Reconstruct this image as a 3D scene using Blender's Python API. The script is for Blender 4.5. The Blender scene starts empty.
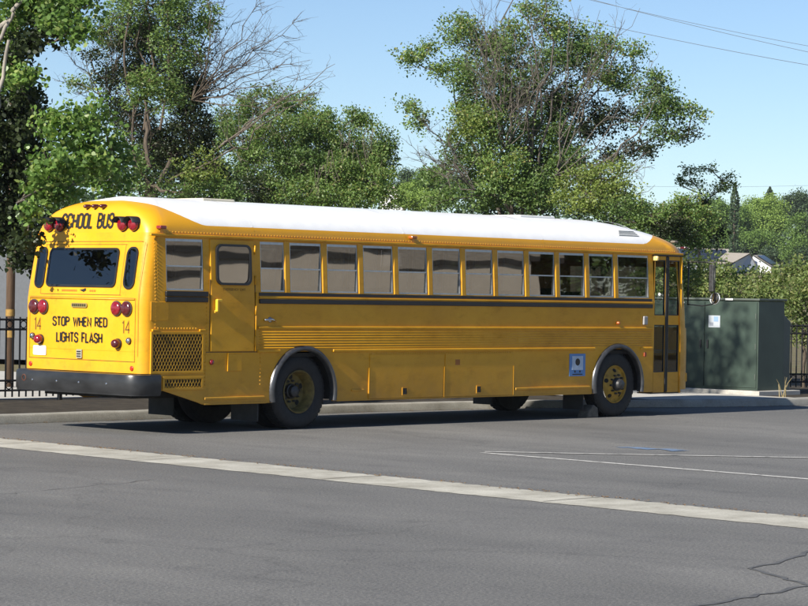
import bpy, math, random
import numpy as np
from mathutils import Vector, Matrix
random.seed(4)
RNG = np.random.default_rng(11)
S = bpy.context.scene
COL = S.collection
R_ = math.radians

# ------------------------------------------------------------------ camera
CAM = np.array([-21.048, -24.201, 1.866]); YAW, PITCH, ROLL, FPX = 0.819, -0.004, 0.017, 2514.2
_F = np.array([math.sin(YAW)*math.cos(PITCH), math.cos(YAW)*math.cos(PITCH), math.sin(PITCH)])
_R = np.array([math.cos(YAW), -math.sin(YAW), 0.0]); _U = np.cross(_R, _F)
_R, _U = _R*math.cos(ROLL)+_U*math.sin(ROLL), -_R*math.sin(ROLL)+_U*math.cos(ROLL)
cd = bpy.data.cameras.new('camera'); cam = bpy.data.objects.new('camera', cd); COL.objects.link(cam)
cd.sensor_width = 36; cd.lens = FPX/808*36; cd.clip_start = .5; cd.clip_end = 6000
cam.matrix_world = Matrix(((_R[0], _U[0], -_F[0], CAM[0]), (_R[1], _U[1], -_F[1], CAM[1]), (_R[2], _U[2], -_F[2], CAM[2]), (0, 0, 0, 1)))
S.camera = cam
S.render.resolution_x, S.render.resolution_y = 1024, 768

# ------------------------------------------------------------------ light
SUN_EL, SUN_AZ = R_(32), R_(1.8)          # azimuth measured from the bus's own axis, sun behind the bus
W = bpy.data.worlds.new('World'); S.world = W; W.use_nodes = True
wn = W.node_tree.nodes; wl = W.node_tree.links
sky = wn.new('ShaderNodeTexSky'); sky.sky_type = 'NISHITA'; sky.sun_disc = False
sky.sun_elevation = SUN_EL; sky.sun_rotation = R_(268.2)
sky.air_density = .8; sky.dust_density = .05; sky.ozone_density = 1.7
tint = wn.new('ShaderNodeMix'); tint.data_type = 'RGBA'; tint.blend_type = 'MULTIPLY'; tint.inputs[0].default_value = 1; tint.inputs[7].default_value = (.93, 1.0, 1.10, 1)
wl.new(sky.outputs[0], tint.inputs[6]); wl.new(tint.outputs[2], wn['Background'].inputs[0]); wn['Background'].inputs[1].default_value = .064
sd = bpy.data.lights.new('sun', 'SUN'); sd.energy = 5.0; sd.angle = R_(.53); sd.color = (1, .94, .84)
sun = bpy.data.objects.new('sun', sd); COL.objects.link(sun)
sdir = Vector((math.cos(SUN_AZ)*math.cos(SUN_EL), math.sin(SUN_AZ)*math.cos(SUN_EL), -math.sin(SUN_EL)))
sun.rotation_euler = sdir.to_track_quat('-Z', 'Y').to_euler(); sun.location = (-30, -10, 40)
S.view_settings.view_transform = 'Standard'; S.view_settings.look = 'None'
S.view_settings.gamma = 1; S.view_settings.exposure = .8; S.view_settings.use_curve_mapping = False
S.render.engine = 'CYCLES'
S.cycles.max_bounces = 6; S.cycles.transparent_max_bounces = 16

# ------------------------------------------------------------------ helpers
def at(px, py, d):
    """world point seen at photo pixel (px, py), d metres ahead"""
    return CAM + d*(_F + _R*(px-404)/FPX - _U*(py-303)/FPX)

def wloc(o):
    v = Vector((0, 0, 0))
    while o is not None:
        v += o.location; o = o.parent
    return v

def link(name, me, mat=None, parent=None):
    o = bpy.data.objects.new(name, me); COL.objects.link(o)
    if mat is not None:
        for m in (mat if isinstance(mat, (list, tuple)) else [mat]): me.materials.append(m)
    if parent is not None:
        o.parent = parent
        off = wloc(parent)
        n = len(me.vertices)
        if n:
            a = np.empty(n*3, np.float32); me.vertices.foreach_get('co', a)
            a = a.reshape(-1, 3)-np.array(off, np.float32); me.vertices.foreach_set('co', a.ravel()); me.update()
    return o

def tag(o, label=None, cat=None, group=None, kind=None):
    if label: o['label'] = label
    if cat: o['category'] = cat
    if group: o['group'] = group
    if kind: o['kind'] = kind
    return o

def thing(name, label, cat, loc=(0, 0, 0), group=None):
    o = bpy.data.objects.new(name, None); COL.objects.link(o); o.location = loc
    o.empty_display_size = .3
    return tag(o, label, cat, group)

class MB:
    def __init__(s): s.v = []; s.f = []; s.m = []
    def add(s, vs, fs, mi=0):
        b = len(s.v); s.v += [tuple(map(float, q)) for q in vs]; s.f += [tuple(b+i for i in f) for f in fs]; s.m += [mi]*len(fs); return s
    def box(s, x0, x1, y0, y1, z0, z1, mi=0):
        vs = [(x, y, z) for z in (z0, z1) for y in (y0, y1) for x in (x0, x1)]
        return s.add(vs, [(0, 2, 3, 1), (4, 5, 7, 6), (0, 1, 5, 4), (2, 6, 7, 3), (0, 4, 6, 2), (1, 3, 7, 5)], mi)
    def tube(s, pts, rad, n=6, cap=True, mi=0):
        pts = [np.array(q, float) for q in pts]; k = len(pts)
        if not hasattr(rad, '__len__'): rad = [rad]*k
        up = None; vs = []
        for i in range(k):
            t = pts[min(i+1, k-1)]-pts[max(i-1, 0)]; L = np.linalg.norm(t); t = t/L if L > 1e-9 else np.array([0, 0, 1.])
            if up is None:
                a = np.array([0, 0, 1.]) if abs(t[2]) < .9 else np.array([1., 0, 0])
            else: a = up
            u = a-t*(a@t); u /= max(np.linalg.norm(u), 1e-9); w = np.cross(t, u); up = u
            for j in range(n):
                an = 2*math.pi*j/n; vs.append(pts[i]+rad[i]*(u*math.cos(an)+w*math.sin(an)))
        fs = [(i*n+j, i*n+(j+1) % n, (i+1)*n+(j+1) % n, (i+1)*n+j) for i in range(k-1) for j in range(n)]
        if cap: fs += [tuple(range(n))[::-1], tuple((k-1)*n+j for j in range(n))]
        return s.add(vs, fs, mi)
    def lathe(s, c, axis, prof, n=24, mi=0):
        """prof: list of (radius, offset along axis)"""
        c = np.array(c, float); t = np.array(axis, float); t /= np.linalg.norm(t)
        a = np.array([0, 0, 1.]) if abs(t[2]) < .9 else np.array([1., 0, 0]); u = np.cross(a, t); u /= np.linalg.norm(u); w = np.cross(t, u)
        vs = []; k = len(prof)
        for r, h in prof:
            for j in range(n):
                an = 2*math.pi*j/n; vs.append(c+t*h+max(r, 1e-4)*(u*math.cos(an)+w*math.sin(an)))
        fs = [(i*n+j, i*n+(j+1) % n, (i+1)*n+(j+1) % n, (i+1)*n+j) for i in range(k-1) for j in range(n)]
        return s.add(vs, fs, mi)
    def build(s, name, mat, parent=None, smooth=False, bevel=0, angle=None):
        me = bpy.data.meshes.new(name); me.from_pydata(s.v, [], s.f)
        me.update()
        if smooth: me.shade_smooth()
        o = link(name, me, mat, parent)
        if smooth and angle:
            try: me.set_sharp_from_angle(angle=R_(angle))
            except Exception: pass
        if bevel:
            b = o.modifiers.new('bevel', 'BEVEL'); b.width = bevel; b.segments = 2; b.limit_method = 'ANGLE'
        return o

def ptag(o, label): o['label'] = label; return o

# ------------------------------------------------------------------ materials
def newmat(name):
    m = bpy.data.materials.new(name); m.use_nodes = True
    nt = m.node_tree; return m, nt, nt.nodes, nt.links, nt.nodes['Principled BSDF']

def noise(nt, scale, detail=4, rough=.55, coord='Object', vec=None, stretch=None):
    n = nt.nodes.new('ShaderNodeTexNoise'); n.inputs['Scale'].default_value = scale; n.inputs['Detail'].default_value = detail; n.inputs['Roughness'].default_value = rough
    tc = nt.nodes.new('ShaderNodeTexCoord'); src = tc.outputs[coord]
    if stretch:
        mp = nt.nodes.new('ShaderNodeMapping'); mp.inputs['Scale'].default_value = stretch
        nt.links.new(src, mp.inputs[0]); src = mp.outputs[0]
    nt.links.new(src, n.inputs['Vector']); return n

def ramp(nt, src, stops):
    r = nt.nodes.new('ShaderNodeValToRGB'); e = r.color_ramp.elements
    while len(e) < len(stops): e.new(.5)
    for el, (p, c) in zip(e, stops): el.position = p; el.color = (*c, 1) if len(c) == 3 else c
    nt.links.new(src, r.inputs[0]); return r

def mixc(nt, fac, a, b, mode='MIX'):
    x = nt.nodes.new('ShaderNodeMix'); x.data_type = 'RGBA'; x.blend_type = mode
    def put(sock, v):
        if hasattr(v, 'links') or hasattr(v, 'is_linked'): nt.links.new(v, sock)
        elif isinstance(v, (int, float)): sock.default_value = v
        else: sock.default_value = (*v, 1)
    put(x.inputs[0], fac); put(x.inputs[6], a); put(x.inputs[7], b); return x.outputs[2]

def bump(nt, src, b, strength, dist=.01):
    n = nt.nodes.new('ShaderNodeBump'); n.inputs['Strength'].default_value = strength; n.inputs['Distance'].default_value = dist
    nt.links.new(src, n.inputs['Height']); nt.links.new(n.outputs[0], b.inputs['Normal']); return n

def simple(name, c, rough=.5, metal=0, var=.12, scale=6, bumpk=0, spec=.5, coat=0, dark=None, stretch=None):
    m, nt, N, L, b = newmat(name)
    n = noise(nt, scale, 5, .6, stretch=stretch)
    lo = dark or tuple(v*(1-var) for v in c); hi = tuple(min(1, v*(1+var)) for v in c)
    r = ramp(nt, n.outputs[0], [(.3, lo), (.7, hi)])
    L.new(r.outputs[0], b.inputs['Base Color'])
    b.inputs['Roughness'].default_value = rough; b.inputs['Metallic'].default_value = metal
    b.inputs['Specular IOR Level'].default_value = spec
    if coat: b.inputs['Coat Weight'].default_value = coat; b.inputs['Coat Roughness'].default_value = .12
    if bumpk: bump(nt, n.outputs[0], b, bumpk, .02)
    return m

def leaf_mat(name, c_lo, c_hi, c_odd=None, trans=.35, rough=.46):
    m, nt, N, L, b = newmat(name)
    g = N.new('ShaderNodeNewGeometry')
    st = [(0, c_lo), (.75, c_hi)]
    if c_odd: st += [(.97, c_odd)]
    r = ramp(nt, g.outputs['Random Per Island'], st)
    n = noise(nt, .9, 3); rr = ramp(nt, n.outputs[0], [(.35, (.72, .74, .7)), (.7, (1.2, 1.15, 1.1))])
    c = mixc(nt, 1.0, r.outputs[0], rr.outputs[0], 'MULTIPLY')
    L.new(c, b.inputs['Base Color']); b.inputs['Roughness'].default_value = rough; b.inputs['Specular IOR Level'].default_value = .35
    t = N.new('ShaderNodeBsdfTranslucent'); tc = mixc(nt, 1.0, c, (1.2, 1.25, .65), 'MULTIPLY'); L.new(tc, t.inputs[0])
    mx = N.new('ShaderNodeMixShader'); mx.inputs[0].default_value = trans+.08
    L.new(b.outputs[0], mx.inputs[1]); L.new(t.outputs[0], mx.inputs[2]); L.new(mx.outputs[0], N['Material Output'].inputs[0])
    return m

def glass_mat(name, tint, refl, wob=.0, wscale=2.0):
    m, nt, N, L, b = newmat(name)
    N.remove(b)
    t = N.new('ShaderNodeBsdfTransparent'); t.inputs[0].default_value = (*tint, 1)
    g = N.new('ShaderNodeBsdfGlossy'); g.inputs['Roughness'].default_value = .015; g.inputs[0].default_value = (.95, .96, .97, 1)
    if wob:
        n = noise(nt, wscale, 1.5, .4); bp = N.new('ShaderNodeBump'); bp.inputs['Strength'].default_value = wob; bp.inputs['Distance'].default_value = .02
        L.new(n.outputs[0], bp.inputs['Height']); L.new(bp.outputs[0], g.inputs['Normal'])
    lw = N.new('ShaderNodeLayerWeight'); lw.inputs[0].default_value = .5
    pw = N.new('ShaderNodeMath'); pw.operation = 'POWER'; pw.inputs[1].default_value = 5; L.new(lw.outputs['Facing'], pw.inputs[0])
    ma = N.new('ShaderNodeMath'); ma.operation = 'MULTIPLY_ADD'; ma.inputs[1].default_value = .9; ma.inputs[2].default_value = refl+.045; L.new(pw.outputs[0], ma.inputs[0])
    mx = N.new('ShaderNodeMixShader'); L.new(ma.outputs[0], mx.inputs[0]); L.new(t.outputs[0], mx.inputs[1]); L.new(g.outputs[0], mx.inputs[2])
    L.new(mx.outputs[0], N['Material Output'].inputs[0]); return m

YC = (.72, .345, .008)
def paint_mat():
    m, nt, N, L, b = newmat('school_bus_yellow_paint')
    n = noise(nt, .9, 6, .65, stretch=(1, 1, .8)); r = ramp(nt, n.outputs[0], [(.28, (.60, .275, .007)), (.5, (.69, .33, .008)), (.72, (.76, .385, .016))])
    n2 = noise(nt, 5, 7, .72, stretch=(.5, 1, 1.2)); r2 = ramp(nt, n2.outputs[0], [(.30, (.74, .70, .66)), (.46, (.96, .95, .94)), (.62, (1, 1, 1))])
    n4 = noise(nt, 38, 4, .7); r4 = ramp(nt, n4.outputs[0], [(.30, (.82, .78, .74)), (.42, (1, 1, 1))])
    c = mixc(nt, .8, r.outputs[0], r2.outputs[0], 'MULTIPLY'); c = mixc(nt, .6, c, r4.outputs[0], 'MULTIPLY')
    # road film thrown up along the lower skirt
    tc = N.new('ShaderNodeTexCoord'); sx = N.new('ShaderNodeSeparateXYZ'); L.new(tc.outputs['Object'], sx.inputs[0])
    mr = N.new('ShaderNodeMapRange'); mr.inputs[1].default_value = .36; mr.inputs[2].default_value = 1.0; mr.inputs[3].default_value = .62; mr.inputs[4].default_value = 0; L.new(sx.outputs[2], mr.inputs[0])
    n5 = noise(nt, 3.2, 6, .7); mu = N.new('ShaderNodeMath'); mu.operation = 'MULTIPLY'; L.new(mr.outputs[0], mu.inputs[0]); L.new(n5.outputs[0], mu.inputs[1])
    c = mixc(nt, mu.outputs[0], c, (.20, .145, .07))
    L.new(c, b.inputs['Base Color'])
    rr = ramp(nt, n2.outputs[0], [(.3, (.6, .6, .6)), (.6, (.40, .40, .40))]); L.new(rr.outputs[0], b.inputs['Roughness'])
    b.inputs['Specular IOR Level'].default_value = .35; b.inputs['Coat Weight'].default_value = .08; b.inputs['Coat Roughness'].default_value = .2
    n3 = noise(nt, 1.6, 3, .5, stretch=(1, 1, 1.4)); bump(nt, n3.outputs[0], b, .28, .03)
    return m
M_Y = paint_mat()
def roof_mat():
    m, nt, N, L, b = newmat('white_roof_over_yellow')
    tc = N.new('ShaderNodeTexCoord'); sx = N.new('ShaderNodeSeparateXYZ'); L.new(tc.outputs['Object'], sx.inputs[0])
    def math_(op, a, c=None):
        q = N.new('ShaderNodeMath'); q.operation = op
        for i, v in enumerate((a, c)):
            if v is None: continue
            if isinstance(v, (int, float)): q.inputs[i].default_value = v
            else: L.new(v, q.inputs[i])
        return q.outputs[0]
    # object origin is the middle of the bus: a white panel with rounded ends, |x| and |y| from its centre
    ax = math_('ABSOLUTE', math_('ADD', sx.outputs[0], .03)); ay = math_('ABSOLUTE', sx.outputs[1])
    rad = .75
    qx = math_('MAXIMUM', math_('SUBTRACT', ax, 5.37-rad), 0); qy = math_('MAXIMUM', math_('SUBTRACT', ay, 1.14-rad), 0)
    d = math_('SUBTRACT', math_('SQRT', math_('ADD', math_('MULTIPLY', qx, qx), math_('MULTIPLY', qy, qy))), rad)
    fac = math_('LESS_THAN', d, 0.0)
    n = noise(nt, 5, 5, .6); w = ramp(nt, n.outputs[0], [(.3, (.82, .82, .82)), (.7, (.90, .90, .89))])
    n1 = noise(nt, 1.3, 5, .6); y = ramp(nt, n1.outputs[0], [(.3, (.63, .30, .007)), (.65, YC)])
    L.new(mixc(nt, fac, y.outputs[0], w.outputs[0]), b.inputs['Base Color'])
    b.inputs['Roughness'].default_value = .4; b.inputs['Coat Weight'].default_value = .2; return m
M_ROOF = roof_mat()
M_BLACK = simple('black_paint', (.012, .012, .013), .4, var=.3)
M_RUBBER = simple('tyre_rubber', (.018, .018, .019), .75, var=.35, scale=14, bumpk=.3)
M_DARK = simple('grimy_underbody', (.012, .011, .010), .8, var=.5)
M_BUMP = simple('bumper_steel_black', (.022, .023, .025), .33, var=.5, scale=5, bumpk=.12, stretch=(1, .4, 1))
M_FEND = simple('fender_steel', (.085, .086, .09), .30, metal=.6, var=.3, scale=8)
M_ALU = simple('window_aluminium', (.42, .43, .43), .35, metal=.8, var=.12, scale=20)
M_CHROME = simple('chrome', (.6, .6, .6), .18, metal=1, var=.1)
M_RED = simple('red_lens', (.21, .006, .014), .18, var=.3, scale=30, coat=.8)
M_REDD = simple('dark_red_lens', (.075, .008, .010), .2, var=.3, scale=30, coat=.6)
M_AMB = simple('amber_lens', (.34, .09, .015), .2, var=.25, scale=30, coat=.5)
M_REFL = simple('red_reflector', (.55, .03, .01), .3, var=.1)
M_LETTER = simple('black_lettering', (.014, .012, .008), .5, var=.2)
M_FAINT = simple('faded_lettering', (.16, .085, .012), .6, var=.2)
M_RIM = simple('yellow_wheel_paint', (.36, .21, .02), .5, var=.35, scale=12)
M_RIMD = simple('dirty_shaded_yellow_wheel', (.15, .11, .03), .65, var=.5, scale=12)  # rear rims: grime, plus the wheel's shade darkened into the colour
M_HUB = simple('greasy_hub', (.06, .06, .062), .45, metal=.5, var=.4, scale=20)
M_GLASS = glass_mat('tinted_bus_glass', (.17, .17, .175), .125, .20, .9)
M_CLEAR = glass_mat('clear_door_glass', (.84, .88, .86), .04, .02, 2)
M_REARGL = glass_mat('dark_rear_glass', (.10, .11, .12), .06, .03, 1.5)
M_DOORGL = glass_mat('dark_door_glass', (.10, .10, .10), .14, .12, 1.2)
M_SEAT = simple('dark_vinyl', (.035, .024, .018), .6, var=.3)
M_TRIM = simple('interior_trim', (.16, .14, .11), .7, var=.15)
M_PLATE = simple('plate_white', (.72, .72, .70), .5, var=.08)
M_BLUE = simple('blue_decal', (.10, .24, .52), .5, var=.1)
M_GRBACK = simple('engine_bay_dark', (.030, .018, .008), .8, var=.5)
M_GRILLE = simple('expanded_metal_yellow', (.50, .27, .02), .5, var=.3)

# ================================================================== SETTING
def ground_mat():
    m, nt, N, L, b = newmat('dry_ground')
    n = noise(nt, .35, 8, .65); r = ramp(nt, n.outputs[0], [(.3, (.10, .085, .05)), (.5, (.15, .13, .075)), (.7, (.09, .10, .04))])
    L.new(r.outputs[0], b.inputs['Base Color']); b.inputs['Roughness'].default_value = .95; b.inputs['Specular IOR Level'].default_value = .1; return m
def asphalt_mat():
    m, nt, N, L, b = newmat('aged_asphalt')
    big = noise(nt, .22, 5, .6, stretch=(1.6, .55, 1)); mid = noise(nt, 1.4, 6, .65, stretch=(1.5, .6, 1)); fine = noise(nt, 42, 3, .8); spk = noise(nt, 120, 2, .6)
    c1 = ramp(nt, big.outputs[0], [(.28, (.104, .104, .102)), (.5, (.132, .131, .128)), (.72, (.172, .170, .164))])
    c2 = ramp(nt, mid.outputs[0], [(.22, (.70, .70, .71)), (.45, (.97, .97, .97)), (.62, (1.02, 1.02, 1.01)), (.8, (1.26, 1.25, 1.20))])
    c3 = ramp(nt, fine.outputs[0], [(.32, (.50, .50, .52)), (.5, (.96, .96, .96)), (.66, (1.6, 1.57, 1.5))])
    c4 = ramp(nt, spk.outputs[0], [(.58, (1, 1, 1)), (.70, (2.6, 2.55, 2.4))])
    v = N.new('ShaderNodeTexVoronoi'); v.feature = 'DISTANCE_TO_EDGE'; v.inputs['Scale'].default_value = .16
    wn_ = noise(nt, .6, 4, .6); tc = N.new('ShaderNodeTexCoord'); va = N.new('ShaderNodeVectorMath'); va.operation = 'MULTIPLY_ADD'
    L.new(wn_.outputs[1], va.inputs[0]); va.inputs[1].default_value = (2.2, 2.2, 0); L.new(tc.outputs['Object'], va.inputs[2]); L.new(va.outputs[0], v.inputs['Vector'])
    cr = ramp(nt, v.outputs[0], [(.0, (.72, .72, .72)), (.0035, (.85, .85, .85)), (.007, (1, 1, 1))])
    oil = noise(nt, .55, 5, .62, stretch=(1, 1, 1)); c6 = ramp(nt, oil.outputs[0], [(.66, (1, 1, 1)), (.78, (.66, .66, .67))]); pat = noise(nt, 3.5, 5, .7, stretch=(2.2, .5, 1)); c7 = ramp(nt, pat.outputs[0], [(.62, (1, 1, 1)), (.78, (1.30, 1.28, 1.22))])
    c = mixc(nt, 1, c1.outputs[0], c2.outputs[0], 'MULTIPLY'); c = mixc(nt, .95, c, c3.outputs[0], 'MULTIPLY'); c = mixc(nt, .7, c, c4.outputs[0], 'MULTIPLY'); c = mixc(nt, .55, c, cr.outputs[0], 'MULTIPLY'); c = mixc(nt, .9, c, c6.outputs[0], 'MULTIPLY'); c = mixc(nt, .9, c, c7.outputs[0], 'MULTIPLY')
    L.new(c, b.inputs['Base Color']); b.inputs['Roughness'].default_value = .82; b.inputs['Specular IOR Level'].default_value = .3
    bump(nt, fine.outputs[0], b, .5, .006); return m
def concrete_mat(name, lo, hi, sc=3.0):
    m, nt, N, L, b = newmat(name)
    n = noise(nt, sc, 7, .68); f = noise(nt, 60, 3, .7)
    r = ramp(nt, n.outputs[0], [(.3, lo), (.68, hi)]); r2 = ramp(nt, f.outputs[0], [(.3, (.75, .75, .74)), (.6, (1.05, 1.05, 1.04))])
    L.new(mixc(nt, .8, r.outputs[0], r2.outputs[0], 'MULTIPLY'), b.inputs['Base Color'])
    b.inputs['Roughness'].default_value = .9; b.inputs['Specular IOR Level'].default_value = .2; bump(nt, f.outputs[0], b, .35, .006); return m
M_GROUND = ground_mat(); M_ASPH = asphalt_mat()
M_CONC = concrete_mat('curb_concrete', (.26, .25, .22), (.38, .37, .34)); M_STRIP = concrete_mat('gutter_concrete', (.27, .255, .215), (.50, .485, .43), 1.7)
M_PALE = concrete_mat('pale_paving', (.40, .38, .34), (.52, .50, .46)); M_DIRT = concrete_mat('leafy_dirt', (.022, .018, .014), (.075, .062, .045), 5)

# terrain: flat around the lot, rising slowly into a low hill far off
def terr_z(x, y):
    dx, dy = x-CAM[0], y-CAM[1]; d = dx*_F[0]+dy*_F[1]
    t = max(0, min(1, (d-120)/330)); return -.03 + 9.0*t*t*(3-2*t) + max(0, min(1, (d-450)/900))*14
tm = MB(); NX = 61
gx = [math.copysign(abs(t)**2.2, t)*3200 for t in np.linspace(-1, 1, NX)]
vs = []
for gy in gx:
    for x in gx: vs.append((x, gy, terr_z(x, gy)))
tm.add(vs, [(j*NX+i, j*NX+i+1, (j+1)*NX+i+1, (j+1)*NX+i) for j in range(NX-1) for i in range(NX-1)])
tag(tm.build('ground', M_GROUND, smooth=True), kind='structure')
CURB = [(-60, 2.95), (7.5, 2.95), (9.3, 2.82), (10.8, 2.5), (12.2, 2.02), (13.4, 1.52), (14.6, 1.15), (15.8, .98), (17.2, .95), (40, .95)]
a = MB(); a.add([(x, y, 0) for x, y in [(-60, -60)]+CURB[:1]+CURB[1:]+[(40, -60)]][::-1], [tuple(range(len(CURB)+2))])
tag(a.build('asphalt_lot', M_ASPH), kind='structure')
def offs(poly, d):
    out = []
    for i in range(len(poly)):
        p0 = np.array(poly[max(i-1, 0)]); p1 = np.array(poly[min(i+1, len(poly)-1)]); t = p1-p0; t = t/np.linalg.norm(t)
        out.append(tuple(np.array(poly[i])+d*np.array([-t[1], t[0]])))
    return out
def densify(poly, step=.5):
    out = []
    for p0, p1 in zip(poly[:-1], poly[1:]):
        k = max(1, int(math.dist(p0, p1)/step))
        for i in range(k): out.append((p0[0]+(p1[0]-p0[0])*i/k, p0[1]+(p1[1]-p0[1])*i/k))
    return out+[poly[-1]]
# kerb: rounded profile swept along the line, with expansion joints every 3 m
cb = MB()
cpoly = densify([(-20, 2.95)]+CURB[1:-1]+[(30, .95)], .42)
prof = [(0, .003), (.015, .10), (.03, .122), (.055, .13), (.15, .13), (.15, -.02)]
rings = [[(q[0], q[1], z) for q in offs(cpoly, d)] for d, z in [(o_, z_) for o_, z_ in prof] for z in [z]]
vs = []
k = len(cpoly)
for (d, z) in prof:
    for q in offs(cpoly, d): vs.append((q[0], q[1]+random.uniform(-.004, .004), z+(random.uniform(-.004, .004) if z > .05 else 0)))
fs = [(r*k+i, r*k+i+1, (r+1)*k+i+1, (r+1)*k+i) for r in range(len(prof)-1) for i in range(k-1)]
cb.add(vs, [f[::-1] for f in fs])
tag(cb.build('curb', M_CONC, smooth=True, angle=50), kind='structure')
# verge behind the kerb
inner = offs(CURB, .152)
a = MB(); a.add([(x, y, .118) for x, y in inner]+[(40, 9, .118), (-60, 9, .118)], [tuple(range(len(inner)+2))])
tag(a.build('dirt_verge', M_DIRT), kind='structure')
a = MB(); a.add([(-30, 7.2, .124), (11, 6.6, .124), (11, 40, .124), (-30, 40, .124)], [(0, 1, 2, 3)])
tag(a.build('pale_paving', M_PALE), kind='structure')
# paved apron under the green cabinet
a = MB(); a.add([(13.0, 1.90, .132), (13.9, 1.50, .132), (14.8, 1.27, .132), (15.9, 1.14, .132), (16.2, 1.13, .132), (16.25, 4.6, .132), (12.6, 4.6, .132)], [tuple(range(7))])
tag(a.build('concrete_apron', M_PALE), kind='structure')
# valley gutter across the lot
M_JOINT = simple('joint_dirt', (.10, .09, .075), .9, var=.4)
def strip(name, pts, w, mat, z=.004, wob=0):
    pts = densify(pts, .3) if wob == 0 else pts; l = offs(pts, w/2); r = offs(pts, -w/2); k = len(pts)
    if wob: l = [(x+random.uniform(-wob, wob), y+random.uniform(-wob, wob)) for x, y in l]
    m = MB(); m.add([(x, y, z) for x, y in l]+[(x, y, z) for x, y in r], [(i, i+k, i+k+1, i+1) for i in range(k-1)])
    return tag(m.build(name, mat), kind='structure')
gm = MB(); ys = np.arange(-34, 2.96, .12); vs = []
for y in ys:
    n1, n2 = random.gauss(0, .016), random.gauss(0, .012)
    vs += [(-1.95+.083*y+n1, y, .004), (-2.43+.08*y, y, .006), (-2.92+.073*y+n2, y, .004)]
gm.add(vs, [(3*i+c, 3*i+c+1, 3*i+4+c, 3*i+3+c) for i in range(len(ys)-1) for c in (0, 1)])
tag(gm.build('concrete_gutter', M_STRIP), kind='structure')
for y in np.arange(-31, 2.5, 3.05): strip('gutter_joint', [(-1.97+.083*y, y), (-2.45+.08*y, y+.01), (-2.9+.073*y, y)], .018, M_JOINT, z=.0085)
# dead leaves and grit gathered along the edge of the gutter and the kerb
lit = MB()
for i in range(900):
    if i < 620: y = random.uniform(-20, 2.5); x = -1.95+.083*y+random.gauss(.0, .05)
    else: x = random.uniform(-3, 16); y = np.interp(x, [c[0] for c in CURB], [c[1] for c in CURB])-abs(random.gauss(.0, .12))-.02
    s_ = random.uniform(.008, .028); an = random.uniform(0, 6.3); z = random.uniform(.008, .014)
    lit.add([(x+s_*math.cos(an+q)*(1 if k_ % 2 else .6), y+s_*math.sin(an+q)*(1 if k_ % 2 else .6), z+.006*k_ % .012) for k_, q in enumerate((0, 1.57, 3.14, 4.71))], [(0, 1, 2, 3)])
tag(lit.build('leaf_litter', simple('dry_leaf', (.22, .13, .05), .8, var=.5, scale=9)), 'scattered dry brown leaves along the gutter and kerb', kind='stuff')
# painted lines
def worn_paint(name, c):
    m, nt, N, L, b = newmat(name); n = noise(nt, 7, 6, .7)
    r = ramp(nt, n.outputs[0], [(.36, (.13, .13, .125)), (.5, c)]); L.new(r.outputs[0], b.inputs['Base Color']); b.inputs['Roughness'].default_value = .8; return m
M_LINE = worn_paint('worn_white_paint', (.52, .51, .48)); M_BLUEP = worn_paint('worn_blue_paint', (.13, .20, .32))
strip('painted_line', [(1.20, -4.70), (.95, -9.42), (.70, -14)], .10, M_LINE)
strip('painted_line', [(1.34, -4.62), (2.53, -6.0), (3.86, -7.46), (7.2, -11.2)], .085, M_LINE, z=.008)
bl = MB()
for i in range(7):
    x0 = 3.55+random.uniform(-.12, .12); y0 = -4.9-i*.13; bl.add([(x0, y0, .004+.0006*i), (x0+.18, y0-.05, .004+.0006*i), (x0+.2+.08*random.random(), y0-.19, .004+.0006*i), (x0-.03, y0-.14, .004+.0006*i)], [(3, 2, 1, 0)])
tag(bl.build('blue_paint_marking', M_BLUEP), kind='structure')
M_TAR = simple('tar_crack', (.088, .087, .085), .7, var=.25)
def wig(p0, p1, n, amp):
    q = []
    for i in range(n+1):
        t = i/n; q.append((p0[0]+(p1[0]-p0[0])*t+random.gauss(0, amp), p0[1]+(p1[1]-p0[1])*t+random.gauss(0, amp)))
    return q
def gp(px, py):
    q = at(px, py, 1)-CAM; t = -CAM[2]/q[2]; w = CAM+q*t; return (w[0], w[1])
strip('pavement_crack', wig(gp(830, 545), gp(755, 569), 9, .02)+wig(gp(757, 571), gp(830, 592), 9, .02), .038, M_TAR, wob=.012)
strip('pavement_crack', wig(gp(690, 608), gp(830, 582), 14, .03), .045, M_TAR, wob=.012)
strip('pavement_crack', wig(gp(-20, 496), gp(160, 480), 20, .03), .012, M_TAR, wob=.008)

# ================================================================== BUS
B0 = (5.8, 1.22, 0)
bus = thing('school_bus', 'long yellow transit-style school bus with white roof parked beside the kerb', 'bus', B0)
def part(mb, name, mat, parent=None, **kw): return mb.build(name, mat, parent or bus, **kw)
def side_in(z): return max(0, z-1.7)*.057
def rear_x(z, y=1.22):
    if z <= 1.7: return 0.0
    if z <= 2.58: return .135*((z-1.7)/.88)**1.25
    return .135+.17*(z-2.58)+.42*max(0, (z-2.82)/.26)**2.6
def front_x(z):
    return 11.72-max(0, z-1.2)*.09
P_W = [2.609+.711*i for i in range(10)]
OPEN_R = [(.39, 1.03), (2.06, 2.50)]+[(x, x+.592) for x in P_W]+[(9.719, 10.49)]
OPEN_L = [(.45, 1.05)]+[(1.187+.711*i, 1.187+.711*i+.592) for i in range(13)]
ZW0, ZW1 = 1.85, 2.515
DOOR = (10.62, 11.33)
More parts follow.
